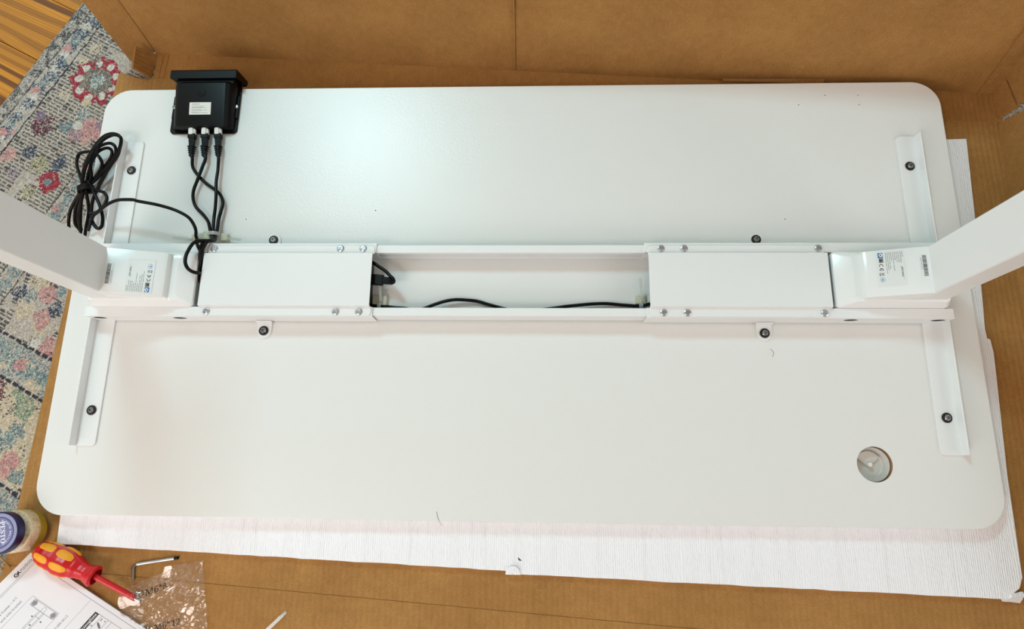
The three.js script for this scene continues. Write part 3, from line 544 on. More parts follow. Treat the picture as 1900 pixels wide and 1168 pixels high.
// ------------------------------------------------------------------ black controller at the back edge (screwed to the tabletop)
{
  const cb = new THREE.Group(); cb.name = 'control_box'; cb.position.set(-0.519, T - 0.030, -0.315); desk.add(cb);
  cb.userData.label = 'black plastic controller screwed to the table edge';
  const part = (n, g, m, l) => mesh(n, g, m, cb, l);
  const prof = [[-0.2705, 0.0575], [-0.2700, 0.0700], [-0.2712, 0.0730], [-0.341, 0.0836], [-0.3450, 0.0836], [-0.351, 0.078], [-0.351, 0.0575]];
  // body: lofted so that its right and left edges are widely rounded
  const P = [], I = [], xs = []; const W0 = -0.5688, W1 = -0.4672, R = 0.014;
  for (let k = 0; k <= 8; k++) { const a = Math.PI / 2 * k / 8; xs.push([W0 + R * (1 - Math.sin(a)), R * (1 - Math.cos(a))]); }
  const xl = xs.slice().reverse().map(([x, d]) => [x, d]), cols = [];
  for (const [x, d] of xl) cols.push([x, d]); for (const [x, d] of xl.slice().reverse()) cols.push([W0 + W1 - x, d]);
  cols.sort((a, b) => a[0] - b[0]);
  cols.forEach(([x, d]) => prof.forEach(([z, y]) => P.push(x, y > 0.06 ? Math.max(0.0575, y - d) : y, z)));
  const np = prof.length; for (let i = 0; i < cols.length - 1; i++) for (let j = 0; j < np; j++) { const a = i * np + j, b = i * np + (j + 1) % np; I.push(a, b, a + np, b, b + np, a + np); }
  for (let j = 1; j < np - 1; j++) { I.push(0, j, j + 1); const o = (cols.length - 1) * np; I.push(o, o + j + 1, o + j); }
  const g = new THREE.BufferGeometry(); g.setAttribute('position', new THREE.Float32BufferAttribute(P, 3)); g.setIndex(I);
  part('controller_body', toCreasedNormals(g, 0.5), M.black);
  part('base_plate', plate(roundRect(-0.5775, -0.4630, -0.3655, -0.2655, [0.003, 0.003, 0.007, 0.007]), T + 0.0002, T + 0.0034, 0.0008), M.black);
  part('front_panel', join([sweepX([[-0.3570, 0.0780], [-0.3556, 0.0795], [-0.3560, 0.0812], [-0.3690, 0.0822], [-0.3715, 0.0810], [-0.3760, 0.0400], [-0.3710, 0.0380], [-0.3640, 0.0420]], -0.5770, -0.4630, 0.0012), sweepX([[-0.3480, 0.0770], [-0.3600, 0.0760], [-0.3640, 0.0600], [-0.3480, 0.0600]], -0.5665, -0.4690, 0.0006)]), M.black);
  for (const x of [-0.5735, -0.4665]) part('screw_ear', box(x - 0.0035 - (x < -0.5 ? 0 : 0.002), x + 0.0035 - (x < -0.5 ? -0.002 : 0), T + 0.003, T + 0.0062, -0.3350, -0.2920, 0.0015), M.black);
  { const q = screwGeo.clone(); q.scale(0.62, 0.9, 0.62); q.translate(-0.4668, T + 0.0062, -0.3135); part('screw', q, M.steel, 'small bright screw'); }
  { const q = screwGeo.clone(); q.scale(0.62, 0.9, 0.62); q.translate(-0.5738, T + 0.0062, -0.3135); part('screw', q, M.darkSteel); }
  const tilt = Math.atan2(0.0112, 0.0738), yAt = (z) => 0.0730 + (-0.2712 - z) * Math.tan(tilt);
  { const q = lathe([[0, 0.0006], [0.0068, 0.0006], [0.0074, 0.0002], [0.0078, -0.0004]], 36); q.rotateX(tilt); q.translate(-0.5190, yAt(-0.328) + 0.0003, -0.328); part('round_plug', q, M.black, 'round black plug'); }
  const st = canvasTex(384, 230, (c, w, h) => {
    c.fillStyle = '#ecebe4'; c.fillRect(0, 0, w, h); c.fillStyle = '#25282b'; c.font = 'bold 20px sans-serif'; c.fillText('HAND SWITCH', 44, 40); c.font = '15px sans-serif';
    ['Model: JCHR35W3C  Input: 5V DC', 'Use for height adjustable desk', 'with memory function only', 'Do not open the housing', 'Keep dry. Indoor use only.', 'Date code 2021 08'].forEach((s, i) => { c.fillText(s, 40, 66 + i * 25); if (i % 2) c.fillRect(40, 70 + i * 25, 250 + i * 8, 4); });
  });
  { const q = new THREE.PlaneGeometry(0.0365, 0.0212); q.rotateX(-Math.PI / 2); q.rotateX(tilt); q.translate(-0.5195, yAt(-0.3008) + 0.0004, -0.3008); part('sticker', q, std({ map: st, roughness: 0.4 }), 'small white type sticker'); }
  for (const [x, w] of [[-0.5515, 0.0085], [-0.5344, 0.0118], [-0.5123, 0.0118], [-0.4902, 0.0118]]) part('socket', box(x - w / 2, x + w / 2, 0.0595, 0.0690, -0.2712, -0.2696, 0.0006), M.rubber, w < 0.01 ? 'empty dark socket' : undefined);
}

// ------------------------------------------------------------------ cables
const CAB = {
  A: [-703,66,-164,-705,70,-183,-701,74,-202,-691,78,-224,-681,81,-238,-671,82,-249,-657,84,-252,-644,85,-247,-642,82,-242,-644,79,-228,-648,76,-216,-657,74,-202,-667,71,-186,-675,69,-170,-678,66,-159],
  B: [-692,70,-165,-689,72,-182,-691,75,-198,-688,77,-212,-681,79,-229,-671,80,-235,-659,81,-236,-652,80,-231,-651,77,-222,-655,74,-213,-664,72,-199,-676,70,-184,-686,69,-173,-698,68,-163],
  C: [-704,62,-161,-700,65,-182,-696,68,-205,-688,70,-225,-679,72,-230,-669,73,-232,-663,72,-229,-663,69,-224,-668,65,-215,-677,63,-202,-686,63,-186,-695,62,-174],
  D: [-704,66,-167,-717,61,-189,-729,56,-209,-735,51,-224,-732,52,-233,-722,54,-235,-708,57,-234,-695,60,-227,-684,64,-216,-678,67,-205,-678,70,-193,-685,68,-182,-692,67,-172,-701,66,-161],
  E: [-697,76,-152,-696,80,-170,-694,83,-187,-687,86,-207,-677,90,-222,-670,89,-235,-661,88,-244,-651,87,-248,-641,86,-244,-641,83,-233,-646,80,-219,-653,77,-205,-663,74,-189,-669,73,-174,-674,72,-161,-680,71,-138,-677,70,-108,-671,70,-97,-664,69,-91,-660,68,-95,-660,68,-108,-663,70,-121,-671,71,-138,-681,72,-154,-687,74,-167],
  F: [-702,66,-167,-715,58,-156,-727,50,-145,-737,42,-133,-742,35,-119,-741,32,-106,-734,30,-93],
  G: [-701,68,-165,-709,63,-148,-716,58,-135,-719,53,-120,-718,49,-106,-713,45,-99,-707,43,-93,-705,40,-84],
  H: [-696,72,-163,-703,66,-142,-709,60,-127,-711,55,-114,-711,50,-104,-706,47,-95,-703,44,-84],
  I: [-698,74,-164,-702,68,-146,-704,62,-128,-705,58,-113,-704,54,-94,-704,48,-80],
  J: [-695,78,-169,-690,72,-146,-687,67,-126,-688,64,-111,-690,62,-100,-690,61,-80],
  K: [-692,72,-173,-685,73,-162,-672,74,-155,-662,74,-152,-655,74,-143,-655,76,-131,-659,78,-121,-666,78,-115,-675,80,-113],
};
const R1 = 0.0026;
{
  const t = thing('power_cord', [-0.69, 0.040, -0.16], 'long black power cord in a loose tied coil hanging over the left desk edge', 'cord');
  mesh('coil', join(Object.values(CAB).map((l, i) => tube(mm(l), i === 0 || i === 4 ? 0.0027 : R1))), M.rubber, t);
  mesh('cord_end', tube(mm([-684,64,-90,-676,72,-100,-668,80,-108,-660,85,-111,-647,92,-116,-631,100,-121,-616,105,-124,-601,110,-123,-584,111,-122,-579,112,-120,-543,111,-113,-512,110,-103,-496,105,-94,-489,100,-83,-491,90,-78,-496,80,-75,-498,72,-72,-492,84,-64,-482,94,-51,-476,95,-41,-477,89,-29,-479,84,-21,-482,79,-9,-484,74,7,-486,70,21,-486,66,33]), R1), M.rubber, t);
  mesh('tie_wrap', join([0, 1, 2].map((k) => { const g = new THREE.TorusGeometry(0.0115, 0.0018, 8, 24); g.scale(1, 0.8, 1); g.rotateY(0.25); g.translate(-0.6965 + k * 0.001, 0.0705, -0.163 + k * 0.0032); return g; })), M.rubber, t);
}
function plugCable(label, x0, z0, x1, z1, runs) {
  const t = thing('control_cable', [x1, T, z1], label, 'cable');
  const dx = (x1 - x0) / (z1 - z0), at = (z) => x0 + dx * (z - z0), turn = Math.atan(dx);
  const lay = (g, z) => { g.rotateY(turn); g.translate(at(z), 0.0642, z); return g; };
  mesh('connector', join([lay(new RoundedBoxGeometry(0.0105, 0.0076, 0.011, 2, 0.0006), -0.2655), lay(new THREE.BoxGeometry(0.0058, 0.0022, 0.012).translate(0, 0.0046, 0), -0.2645), lay(new THREE.BoxGeometry(0.0022, 0.0034, 0.009).translate(0.0052, 0.0012, 0), -0.2635)]), M.plugTip, t, 'clear plug tip');
  const hood = new THREE.CylinderGeometry(0.0049, 0.0068, 0.0215, 4, 1); hood.rotateY(Math.PI / 4); hood.rotateX(Math.PI / 2); hood.scale(1.05, 0.86, 1);
  mesh('plug_hood', join([lay(toCreasedNormals(hood, 0.4), -0.2495), lay(new RoundedBoxGeometry(0.0122, 0.0092, 0.008, 2, 0.0012), -0.2565)]), M.black, t);
  const ribs = []; for (let k = 0; k < 5; k++) { const c = new RoundedBoxGeometry(0.0118 - k * 0.0009, 0.0088 - k * 0.0006, 0.0022, 2, 0.0009); ribs.push(lay(c, -0.2378 + k * 0.0039)); }
  const core = new THREE.CylinderGeometry(0.0028, 0.0040, 0.022, 16); core.rotateX(Math.PI / 2); ribs.push(lay(core, -0.2300));
  mesh('strain_relief', join(ribs), M.rubber, t);
  mesh('wire', tube([V(at(-0.236), 0.0642, -0.236), ...mm(runs)], 0.0027), M.rubber, t);
}
plugCable('black cable from the left plug of the controller, crossing under the middle one', -0.5344, -0.2604, -0.5305, -0.2209,
  [-529,64,-219,-527,62,-202,-517,60,-188,-502,59,-174,-485,58.5,-162,-474,60,-151,-468,63,-137,-469,64,-122,-471,64,-109,-470,66,-94,-469,70,-80,-463,84,-65,-465,96,-60,-473,97,-57,-477,95,-48,-478,92,-35,-480,86,-23,-481,80,-14,-479,75,-11]);
plugCable('black cable from the middle plug of the controller, bowing to the left', -0.5123, -0.2602, -0.5089, -0.2197,
  [-506,65,-217,-509,65,-201,-514,65,-179,-519,64,-158,-518,63,-144,-513,62,-132,-498,62,-117,-488,64,-105,-482,67,-92,-477,70,-80,-466,89,-63,-470,99,-59,-478,103,-57,-483,107,-52,-487,111,-39,-488,114,-27,-486,115,-16,-481,113,-8,-475,109,-5,-472,102,-6,-473,92,-8,-474,82,-8,-470,76,-8]);
plugCable('black cable from the right plug of the controller, running straight down', -0.4902, -0.2601, -0.4853, -0.2196,
  [-484,65,-217,-483,64,-197,-482,66,-173,-479,67,-151,-478,66,-127,-478,66,-110,-476,68,-94,-473,71,-80,-466,86,-65,-467,99,-56,-471,99,-47,-473,98,-36,-475,94,-26,-478,89,-9,-481,84,3,-488,79,16,-491,75,26,-489,70,35]);
{
  const t = thing('jumper_cable', [-0.2, T, 0.01], 'short black cable looping out of the left cover plate to a flat plug', 'cable');
  mesh('wire', tube(mm([-226,78,-36,-222,80,-34,-212,82,-30,-200,84,-22,-189,86,-14,-181,87,-6,-176,88,-1,-175,87,3,-178,85,4,-184,83,2]), 0.0026), M.rubber, t);
  const g = join([box(-0.2200, -0.1935, 0.0745, 0.0835, -0.0085, 0.0075, 0.0015), box(-0.1945, -0.1790, 0.0760, 0.0835, -0.0055, 0.0050, 0.0012), ...[0, 1, 2].map((k) => box(-0.1905 + k * 0.0036, -0.1888 + k * 0.0036, 0.0830, 0.0840, -0.0040, 0.0034, 0.0003))]);
  g.rotateY(-0.08); g.translate(0, 0, 0.0145); mesh('flat_plug', g, M.black, t);
  const t2 = thing('link_cable', [0, T, 0.03], 'thin black cable wavering along the front rail between the two cover plates', 'cable');
  mesh('wire', tube(mm([-240,61,30,-223,61,32,-207,61,34,-193,61,35,-178,61,37,-163,61,38,-145,62,41,-131,64,39,-118,65,34,-100,65,28,-84,64,25,-66,62,25,-51,60,26,-33,59,31,-11,59,37,7,60,41,45,61,40,95,63,34,144,62,30,177,60,32,202,60,33,215,61,30,235,62,26]), 0.0027), M.rubber, t2);
  const t3 = thing('leg_connector', [0.48, T, 0.0], 'black plug in the gap between right cover plate and motor housing', 'plug');
  const g3 = join([box(0.4705, 0.4790, 0.0640, 0.0740, 0.0020, 0.0130, 0.0015), tube(mm([466,68,7,473,68,7.5,478,68,7.5]), 0.0024)]); mesh('plug_body', g3, M.rubber, t3);
}
// cable ties on adhesive mounts
function tieStrip(L, w = 0.0036) {                                   // ladder strap along +x from the origin
  const gs = [new THREE.BoxGeometry(L, 0.0008, 0.0007).translate(L / 2, 0, w / 2), new THREE.BoxGeometry(L, 0.0008, 0.0007).translate(L / 2, 0, -w / 2), new THREE.BoxGeometry(L, 0.0004, w).translate(L / 2, -0.0003, 0)];
  for (let x = 0.002; x < L - 0.002; x += 0.0027) gs.push(new THREE.BoxGeometry(0.0008, 0.0010, w).translate(x, 0.0001, 0));
  return join(gs);
}
function clip(label, x, z, ring, strip, mounts) {
  const t = thing('cable_tie', [x, T, z], label, 'cable tie');
  mesh('adhesive_mount', join(mounts.map(([a, b, c, d, y]) => box(a, b, T + 0.0004, y, c, d, 0.001))), M.tieMount, t, 'yellowish adhesive mount');
  const g = new THREE.TorusGeometry(ring[3], 0.0008, 6, 28); g.scale(1, ring[4], 4.2); g.rotateY(ring[5]); g.translate(ring[0], ring[1], ring[2]);
  mesh('strap_loop', g, M.clearPlastic, t);
  const s = tieStrip(strip[0]); s.rotateZ(strip[4]); s.rotateY(strip[5]); s.translate(strip[1], strip[2], strip[3]); mesh('strap_tail', s, M.clearPlastic, t);
}
clip('clear ladder cable tie left of the bundled cables behind the left rail', -0.500, -0.079, [-0.4985, 0.068, -0.080, 0.0052, 1, 0], [0.034, -0.508, 0.064, -0.073, 0.06, Math.PI - 0.10], [[-0.512, -0.5015, -0.0835, -0.0715, 0.064], [-0.4935, -0.4820, -0.0870, -0.0720, 0.066]]);
clip('clear ladder cable tie gripping the three controller cables behind the left rail', -0.473, -0.079, [-0.4730, 0.070, -0.081, 0.0088, 0.75, 0], [0.030, -0.459, 0.063, -0.077, 0.05, -0.12], [[-0.4645, -0.4535, -0.0850, -0.0730, 0.064]]);
clip('clear ladder cable tie standing up beside the left cover plate', -0.200, 0.025, [-0.2005, 0.0635, 0.0350, 0.0055, 0.8, Math.PI / 2], [0.040, -0.1985, 0.066, 0.029, 0.30, Math.PI / 2 + 0.06], [[-0.2125, -0.1905, 0.018, 0.034, 0.0630]]);
clip('clear ladder cable tie standing up beside the right cover plate', 0.203, 0.025, [0.2005, 0.0625, 0.0335, 0.0052, 0.8, Math.PI / 2], [0.037, 0.2030, 0.066, 0.028, 0.42, Math.PI / 2 + 0.14], [[0.1935, 0.2085, 0.0180, 0.0300, 0.0620]]);
{
  const s = tieStrip(0.036, 0.0042); s.rotateY(-2.375 + Math.PI * 0.0); const t = thing('cable_tie', [-0.3227, 0.0182, 0.4860], 'loose clear cable tie lying on the cardboard near the front', 'cable tie');
  const g = tieStrip(0.15, 0.0042); g.rotateY(Math.atan2(-0.0206, -0.0216)); g.translate(-0.3245, 0.0193, 0.4878); mesh('strap', g, M.clearPlastic, t);
  const tip = new THREE.CapsuleGeometry(0.0026, 0.006, 4, 10); tip.rotateZ(Math.PI / 2); tip.scale(1, 0.35, 1); tip.rotateY(Math.atan2(-0.0206, -0.0216)); tip.translate(-0.3235, 0.0196, 0.4868); mesh('strap_tip', tip, M.clearPlastic, t);
}

// ------------------------------------------------------------------ jar of pesto
{
  const x = -0.7240, z = 0.3760, y0 = 0.0183, t = thing('pesto_jar', [x, y0, z], 'small glass jar of pale pesto with a dark blue lid at the lower left corner', 'jar');
  const at = (g) => g.translate(x, y0, z);
  mesh('glass', at(lathe([[0, 0], [0.026, 0], [0.0300, 0.0015], [0.0318, 0.0055], [0.0318, 0.036], [0.0310, 0.041], [0.0275, 0.0445], [0.0268, 0.0475], [0.0268, 0.058], [0.0250, 0.058], [0.0250, 0.0470], [0.0290, 0.040], [0.0300, 0.035], [0.0300, 0.0062], [0.0270, 0.0030], [0, 0.0030]], 64)), phys({ color: 0xffffff, roughness: 0.02, transmission: 1, thickness: 0, ior: 1.48 }), t, 'clear glass body');
  const pesto = tex(256, 128, 1, 1, (u, v) => { const a = nB(u * 60, v * 30), b = nC(u * 120, v * 60), oil = v > 0.27 && v < 0.46 + 0.05 * nA(u * 12, 3) ? 1 : 0, s = (b - 0.5) * 0.14 + (a > 0.72 ? -0.12 : 0); return oil ? [0.74, 0.60, 0.14] : [0.93 + s * 0.7, 0.84 + s * 0.7, 0.69 + s]; }, true);
  mesh('pesto', at(lathe([[0, 0.0028], [0.0268, 0.0028], [0.0303, 0.0064], [0.0303, 0.0350], [0.0292, 0.0400], [0, 0.0420]], 48)), std({ map: pesto, roughness: 0.55 }), t, 'pale green pesto with yellow oil');
  const lid = mesh('lid', at(lathe([[0.0268, 0.0480], [0.0288, 0.0478], [0.0292, 0.0490], [0.0292, 0.0590], [0.0288, 0.0614], [0.0278, 0.0620], [0.0272, 0.0617], [0.0270, 0.0611], [0, 0.0611]], 64)), std({ color: 0x1b1c4c, roughness: 0.3, metalness: 0.25 }), t, 'dark blue screw lid');
  const print = canvasTex(768, 768, (g, w) => {
    const c = w / 2; g.fillStyle = '#8486ae'; g.fillRect(0, 0, w, w);
    g.fillStyle = '#9a9cc0'; g.beginPath(); g.arc(c, c, 384, 0, 7); g.fill(); g.fillStyle = '#14164a'; g.beginPath(); g.arc(c, c, 312, 0, 7); g.fill(); g.fillStyle = '#7c7ea8'; g.beginPath(); g.arc(c, c, 298, 0, 7); g.fill();
    for (let i = 0; i < 240; i++) { g.fillStyle = `rgba(60,62,110,${(0.1 + 0.3 * rnd()).toFixed(2)})`; g.beginPath(); g.arc(c + rr(-290, 290), c + rr(-290, 290), rr(1, 5), 0, 7); g.fill(); }
    g.fillStyle = '#e05070'; g.beginPath(); g.ellipse(c, c + 70, 190, 70, 0, 0, 7); g.fill();
    g.fillStyle = '#f3f3fa'; g.textAlign = 'center'; g.font = 'bold 132px serif'; g.fillText('PESTO', c, c - 40);
    const s = 'A TUTTO BASILICO'; g.font = 'bold 48px sans-serif';
    [...s].forEach((ch, i) => { g.save(); g.translate(c, c); g.rotate((i - (s.length - 1) / 2) * 0.16); g.fillText(ch, 0, -228); g.restore(); });
  });
  const d = new THREE.CircleGeometry(0.0272, 48); d.rotateX(-Math.PI / 2); d.rotateY(-1.35); mesh('lid_print', at(d.translate(0, 0.0613, 0)), std({ map: print, roughness: 0.35 }), lid, 'lid print with the word PESTO');
}

// ------------------------------------------------------------------ instruction manual
{
  const A = V(-0.7132, 0.024, 0.4077), r = V(0.554524, -0.229916, -0.799776), d = V(0.882842, 0, 0.469671);
  const W = 0.21, H = 0.30, pt = (s, q, off = 0) => { const lift = s < W ? 0 : 0; return A.clone().addScaledVector(r, s - W).addScaledVector(d, q).add(V(0, off + lift, 0)).toArray(); };
  const t = thing('instruction_manual', [-0.72, 0.0183, 0.46], 'white printed assembly manual lying slanted at the lower left', 'manual');
  mesh('page_block', sheet(pt(0.001, H - 0.001, -0.0005), pt(W - 0.0002, H - 0.001, -0.0005), pt(W - 0.0002, 0.0015, -0.0005), pt(0.001, 0.0015, -0.0005), 0.0046), std({ color: 0xc2c6c4, roughness: 0.8 }), t, 'grey stack of page edges');
  const K = 6400, page = canvasTex(Math.round(W * K), Math.round(H * K), (g, w, h) => {
    const X = (s) => s * K, Y = X;
    g.fillStyle = '#f1eff3'; g.fillRect(0, 0, w, h); g.strokeStyle = '#8c8a92'; g.lineWidth = 4;
    const ln = (...p) => { g.beginPath(); p.forEach(([a, b], i) => (i ? g.lineTo(X(a), Y(b)) : g.moveTo(X(a), Y(b)))); g.stroke(); };
    ln([0.008, 0.0148], [0.2035, 0.0148]); ln([0.008, 0.0172], [0.2032, 0.0172], [0.2032, 0.29], [0.008, 0.29], [0.008, 0.0172]);
    g.fillStyle = '#1d1d22'; g.font = '52px sans-serif'; g.fillText('maidesite', X(0.1838), Y(0.0122), X(0.0205)); g.fillRect(X(0.1838), Y(0.0132), 0, 0);
    g.lineWidth = 9; g.strokeStyle = '#1d1d22'; g.beginPath(); g.arc(X(0.1768), Y(0.0098), X(0.0026), 0.9, 5.4); g.stroke(); g.beginPath(); g.moveTo(X(0.1768), Y(0.0105)); g.lineTo(X(0.1825), Y(0.0070)); g.moveTo(X(0.1788), Y(0.0122)); g.lineTo(X(0.1805), Y(0.0090)); g.lineTo(X(0.1832), Y(0.0120)); g.stroke();
    g.strokeStyle = '#9b99a2'; g.lineWidth = 3;
    g.font = '30px sans-serif'; g.fillStyle = '#4b4a52'; g.textAlign = 'right'; g.fillText('x 1', X(0.155), Y(0.0366)); g.fillText('Desk frame', X(0.142), Y(0.0376)); ln([0.1365, 0.0359], [0.155, 0.0355]);
    g.fillText('Crossbar and side bracket', X(0.1545), Y(0.0462)); g.fillRect(X(0.122), Y(0.036), 20, 6); g.fillRect(X(0.1233), Y(0.0343), 6, 24);
    // line drawing of the frame: cross piece with two feet pads, long double bar
    ln([0.06, 0.0516], [0.1668, 0.0516]); ln([0.1673, 0.0516], [0.1673, 0.1018]); ln([0.06, 0.1018], [0.165, 0.1018]);
    g.strokeStyle = '#6d6b74'; ln([0.157, 0.058], [0.166, 0.058], [0.166, 0.1005], [0.157, 0.1005], [0.157, 0.058]);
    for (const q of [0.0618, 0.0965]) { g.fillStyle = '#8d8b93'; g.beginPath(); g.arc(X(0.1615), Y(q), X(0.0033), 0, 7); g.fill(); g.beginPath(); g.arc(X(0.1615), Y(q), X(0.0039), 0, 7); g.stroke(); }
    ln([0.163, 0.0775], [0.06, 0.0775]); ln([0.157, 0.0755], [0.06, 0.0755]); ln([0.163, 0.0825], [0.06, 0.0825]); ln([0.157, 0.0845], [0.06, 0.0845]); ln([0.157, 0.0755], [0.157, 0.0845]); ln([0.149, 0.0755], [0.149, 0.0845]); ln([0.164, 0.078], [0.164, 0.082]);
    for (const [a, b] of [[0.146, 0.072], [0.146, 0.088], [0.136, 0.079], [0.131, 0.097]]) { g.fillStyle = '#55545c'; g.fillRect(X(a), Y(b), 10, 16); }
    g.fillStyle = '#4b4a52'; g.font = '34px sans-serif'; g.fillText('Control box and cable set x 3', X(0.1711), Y(0.1146), X(0.045));
    g.strokeStyle = '#9b99a2'; ln([0.2032, 0.1232], [0.008, 0.1232]);
    g.fillStyle = '#1b1b1f'; g.fillRect(X(0.12), Y(0.1408), X(0.0738), Y(0.0068)); g.fillStyle = '#f4f4f6'; g.font = 'bold 34px sans-serif'; g.fillText('Werkzeugliste', X(0.1922), Y(0.1458), X(0.042));
    g.strokeStyle = '#77757d'; ln([0.06, 0.1530], [0.1938, 0.1530]); ln([0.1938, 0.1476], [0.1938, 0.235]); ln([0.06, 0.1645], [0.1938, 0.1645]); ln([0.06, 0.1705], [0.1938, 0.1705]); ln([0.06, 0.19], [0.1938, 0.19]);
    g.fillStyle = '#6b6a72'; g.beginPath(); g.ellipse(X(0.182), Y(0.159), 10, 34, 0.5, 0, 7); g.fill(); g.fillRect(X(0.1875), Y(0.1555), 26, 8); g.fillRect(X(0.1895), Y(0.161), 8, 14); g.fillRect(X(0.176), Y(0.150), 14, 10); g.fillRect(X(0.184), Y(0.176), 12, 18);
  });
  const gg = new THREE.BufferGeometry(), P = [], U = [], I = [], n = 12;
  for (let j = 0; j <= n; j++) for (let i = 0; i <= n; i++) { P.push(...pt(W * i / n, H * j / n, 0)); U.push(i / n, 1 - j / n); }
  for (let j = 0; j < n; j++) for (let i = 0; i < n; i++) { const k = j * (n + 1) + i; I.push(k, k + n + 1, k + 1, k + 1, k + n + 1, k + n + 2); }
  gg.setAttribute('position', new THREE.Float32BufferAttribute(P, 3)); gg.setAttribute('uv', new THREE.Float32BufferAttribute(U, 2)); gg.setIndex(I); gg.computeVertexNormals();
  mesh('cover_page', gg, std({ map: page, roughness: 0.6, side: THREE.DoubleSide }), t, 'printed cover page with line drawing');
}

// ------------------------------------------------------------------ screwdriver
{
  const a = V(-0.6905, 0.0425, 0.4010), b = V(-0.5985, 0.0385, 0.4378), tip = V(-0.5403, 0.0300, 0.4673);
  const ax = b.clone().sub(a), L = ax.length(); ax.normalize(); const up = V(0, 1, 0).addScaledVector(ax, -ax.y).normalize(), sd = ax.clone().cross(up);
  const t = thing('screwdriver', [-0.65, 0.024, 0.42], 'red insulated screwdriver with orange grip pads lying on the manual edge', 'screwdriver');
  const keys = [[0, 0.0], [0.012, 0.0080], [0.04, 0.0125], [0.10, 0.0156], [0.20, 0.0178], [0.32, 0.0182], [0.44, 0.0198], [0.54, 0.0190], [0.66, 0.0152], [0.76, 0.0122], [0.84, 0.0114], [0.92, 0.0134], [0.965, 0.0152], [0.985, 0.0148], [1, 0.0110], [1.0, 0.0]];
  const rad = (s) => { for (let i = 1; i < keys.length; i++) if (s <= keys[i][0]) { const [s0, r0] = keys[i - 1], [s1, r1] = keys[i], f = (s - s0) / (s1 - s0 || 1), q = f * f * (3 - 2 * f); return r0 + (r1 - r0) * (i < 3 ? Math.sqrt(f) : q); } return 0; };
  const surf = (s, ph, off = 0) => { const hex = 1 + 0.035 * Math.cos(6 * ph) * Math.min(1, s * 8) * (s < 0.95 ? 1 : 0.3), r = rad(s) * hex + off; return a.clone().addScaledVector(ax, s * L).addScaledVector(up, r * Math.cos(ph)).addScaledVector(sd, r * Math.sin(ph)); };
  const grid = (s0, s1, p0, p1, ns, nph, off) => {
    const P = [], I = [];
    for (let j = 0; j <= ns; j++) for (let i = 0; i <= nph; i++) { const p = surf(s0 + (s1 - s0) * j / ns, p0 + (p1 - p0) * i / nph, off(j / ns, i / nph)); P.push(p.x, p.y, p.z); }
    for (let j = 0; j < ns; j++) for (let i = 0; i < nph; i++) { const k = j * (nph + 1) + i; I.push(k, k + 1, k + nph + 1, k + 1, k + nph + 2, k + nph + 1); }
    const g = new THREE.BufferGeometry(); g.setAttribute('position', new THREE.Float32BufferAttribute(P, 3)); g.setIndex(I); g.computeVertexNormals(); return g;
  };
  const redM = std({ color: 0xd0101c, roughness: 0.3 });
  const handle = mesh('handle', grid(0, 1, 0, Math.PI * 2, 90, 60, () => 0), redM, t);
  // soft grip pads: rounded patches lifted off the handle surface
  const pad = (sc, hs, pc, hp) => {
    const P = [], I = [], n = 40, m = 8, pow = 3.2;
    for (let j = 0; j <= m; j++) for (let i = 0; i < n; i++) {
      const q = i / n * Math.PI * 2, f = j / m, cx = Math.sign(Math.cos(q)) * Math.abs(Math.cos(q)) ** (2 / pow), cy = Math.sign(Math.sin(q)) * Math.abs(Math.sin(q)) ** (2 / pow);
      const p = surf(sc + hs * cx * f, pc + hp * cy * f, f > 0.99 ? -0.0004 : 0.0006); P.push(p.x, p.y, p.z);
    }
    for (let j = 0; j < m; j++) for (let i = 0; i < n; i++) { const k = j * n + i, k2 = j * n + (i + 1) % n; I.push(k, k2, k + n, k2, k2 + n, k + n); }
    const g = new THREE.BufferGeometry(); g.setAttribute('position', new THREE.Float32BufferAttribute(P, 3)); g.setIndex(I); g.computeVertexNormals();
    mesh('grip_pad', g, M.pad, handle);
  };
  M.pad = std({ color: 0xf2a40c, roughness: 0.55, side: THREE.DoubleSide });
  for (let k = 0; k < 6; k++) { const ph = k * Math.PI / 3 - 0.86; pad(0.195, 0.130, ph, 0.335); pad(0.495, 0.135, ph + 0.06, 0.325); }
  const shaft = new THREE.CatmullRomCurve3([b.clone().addScaledVector(ax, -0.004), b.clone().lerp(tip, 0.5), tip]);
  mesh('insulated_shaft', new THREE.TubeGeometry(shaft, 20, 0.0043, 20, false), redM, t);
  const e = new THREE.TubeGeometry(new THREE.LineCurve3(tip.clone().addScaledVector(ax, -0.002), tip.clone().add(V(0.008, -0.001, 0.0042))), 2, 0.0028, 12, false); mesh('blade', e, M.steel, t, 'bare steel tip');
}
// ------------------------------------------------------------------ hex key
{
  const t = thing('hex_key', [-0.54, 0.0183, 0.42], 'small steel hex key with a dark tip lying on the cardboard', 'hex key');
  const pts = [V(-0.5530, 0.0205, 0.4438), V(-0.5548, 0.0205, 0.4310), V(-0.5555, 0.0205, 0.4262), V(-0.5525, 0.0205, 0.4226), V(-0.5470, 0.0205, 0.4212), V(-0.5200, 0.0205, 0.4167), V(-0.4945, 0.0205, 0.4127)];
  mesh('key_shaft', toCreasedNormals(new THREE.TubeGeometry(new THREE.CatmullRomCurve3(pts, false, 'centripetal'), 70, 0.0022, 6, false), 0.5), std({ color: 0xa9a9a6, roughness: 0.2, metalness: 1 }), t);
  mesh('key_tip', new THREE.TubeGeometry(new THREE.LineCurve3(V(-0.4950, 0.0205, 0.4128), V(-0.4895, 0.0205, 0.4119)), 2, 0.0023, 10, false), M.black, t, 'dark ball end');
}
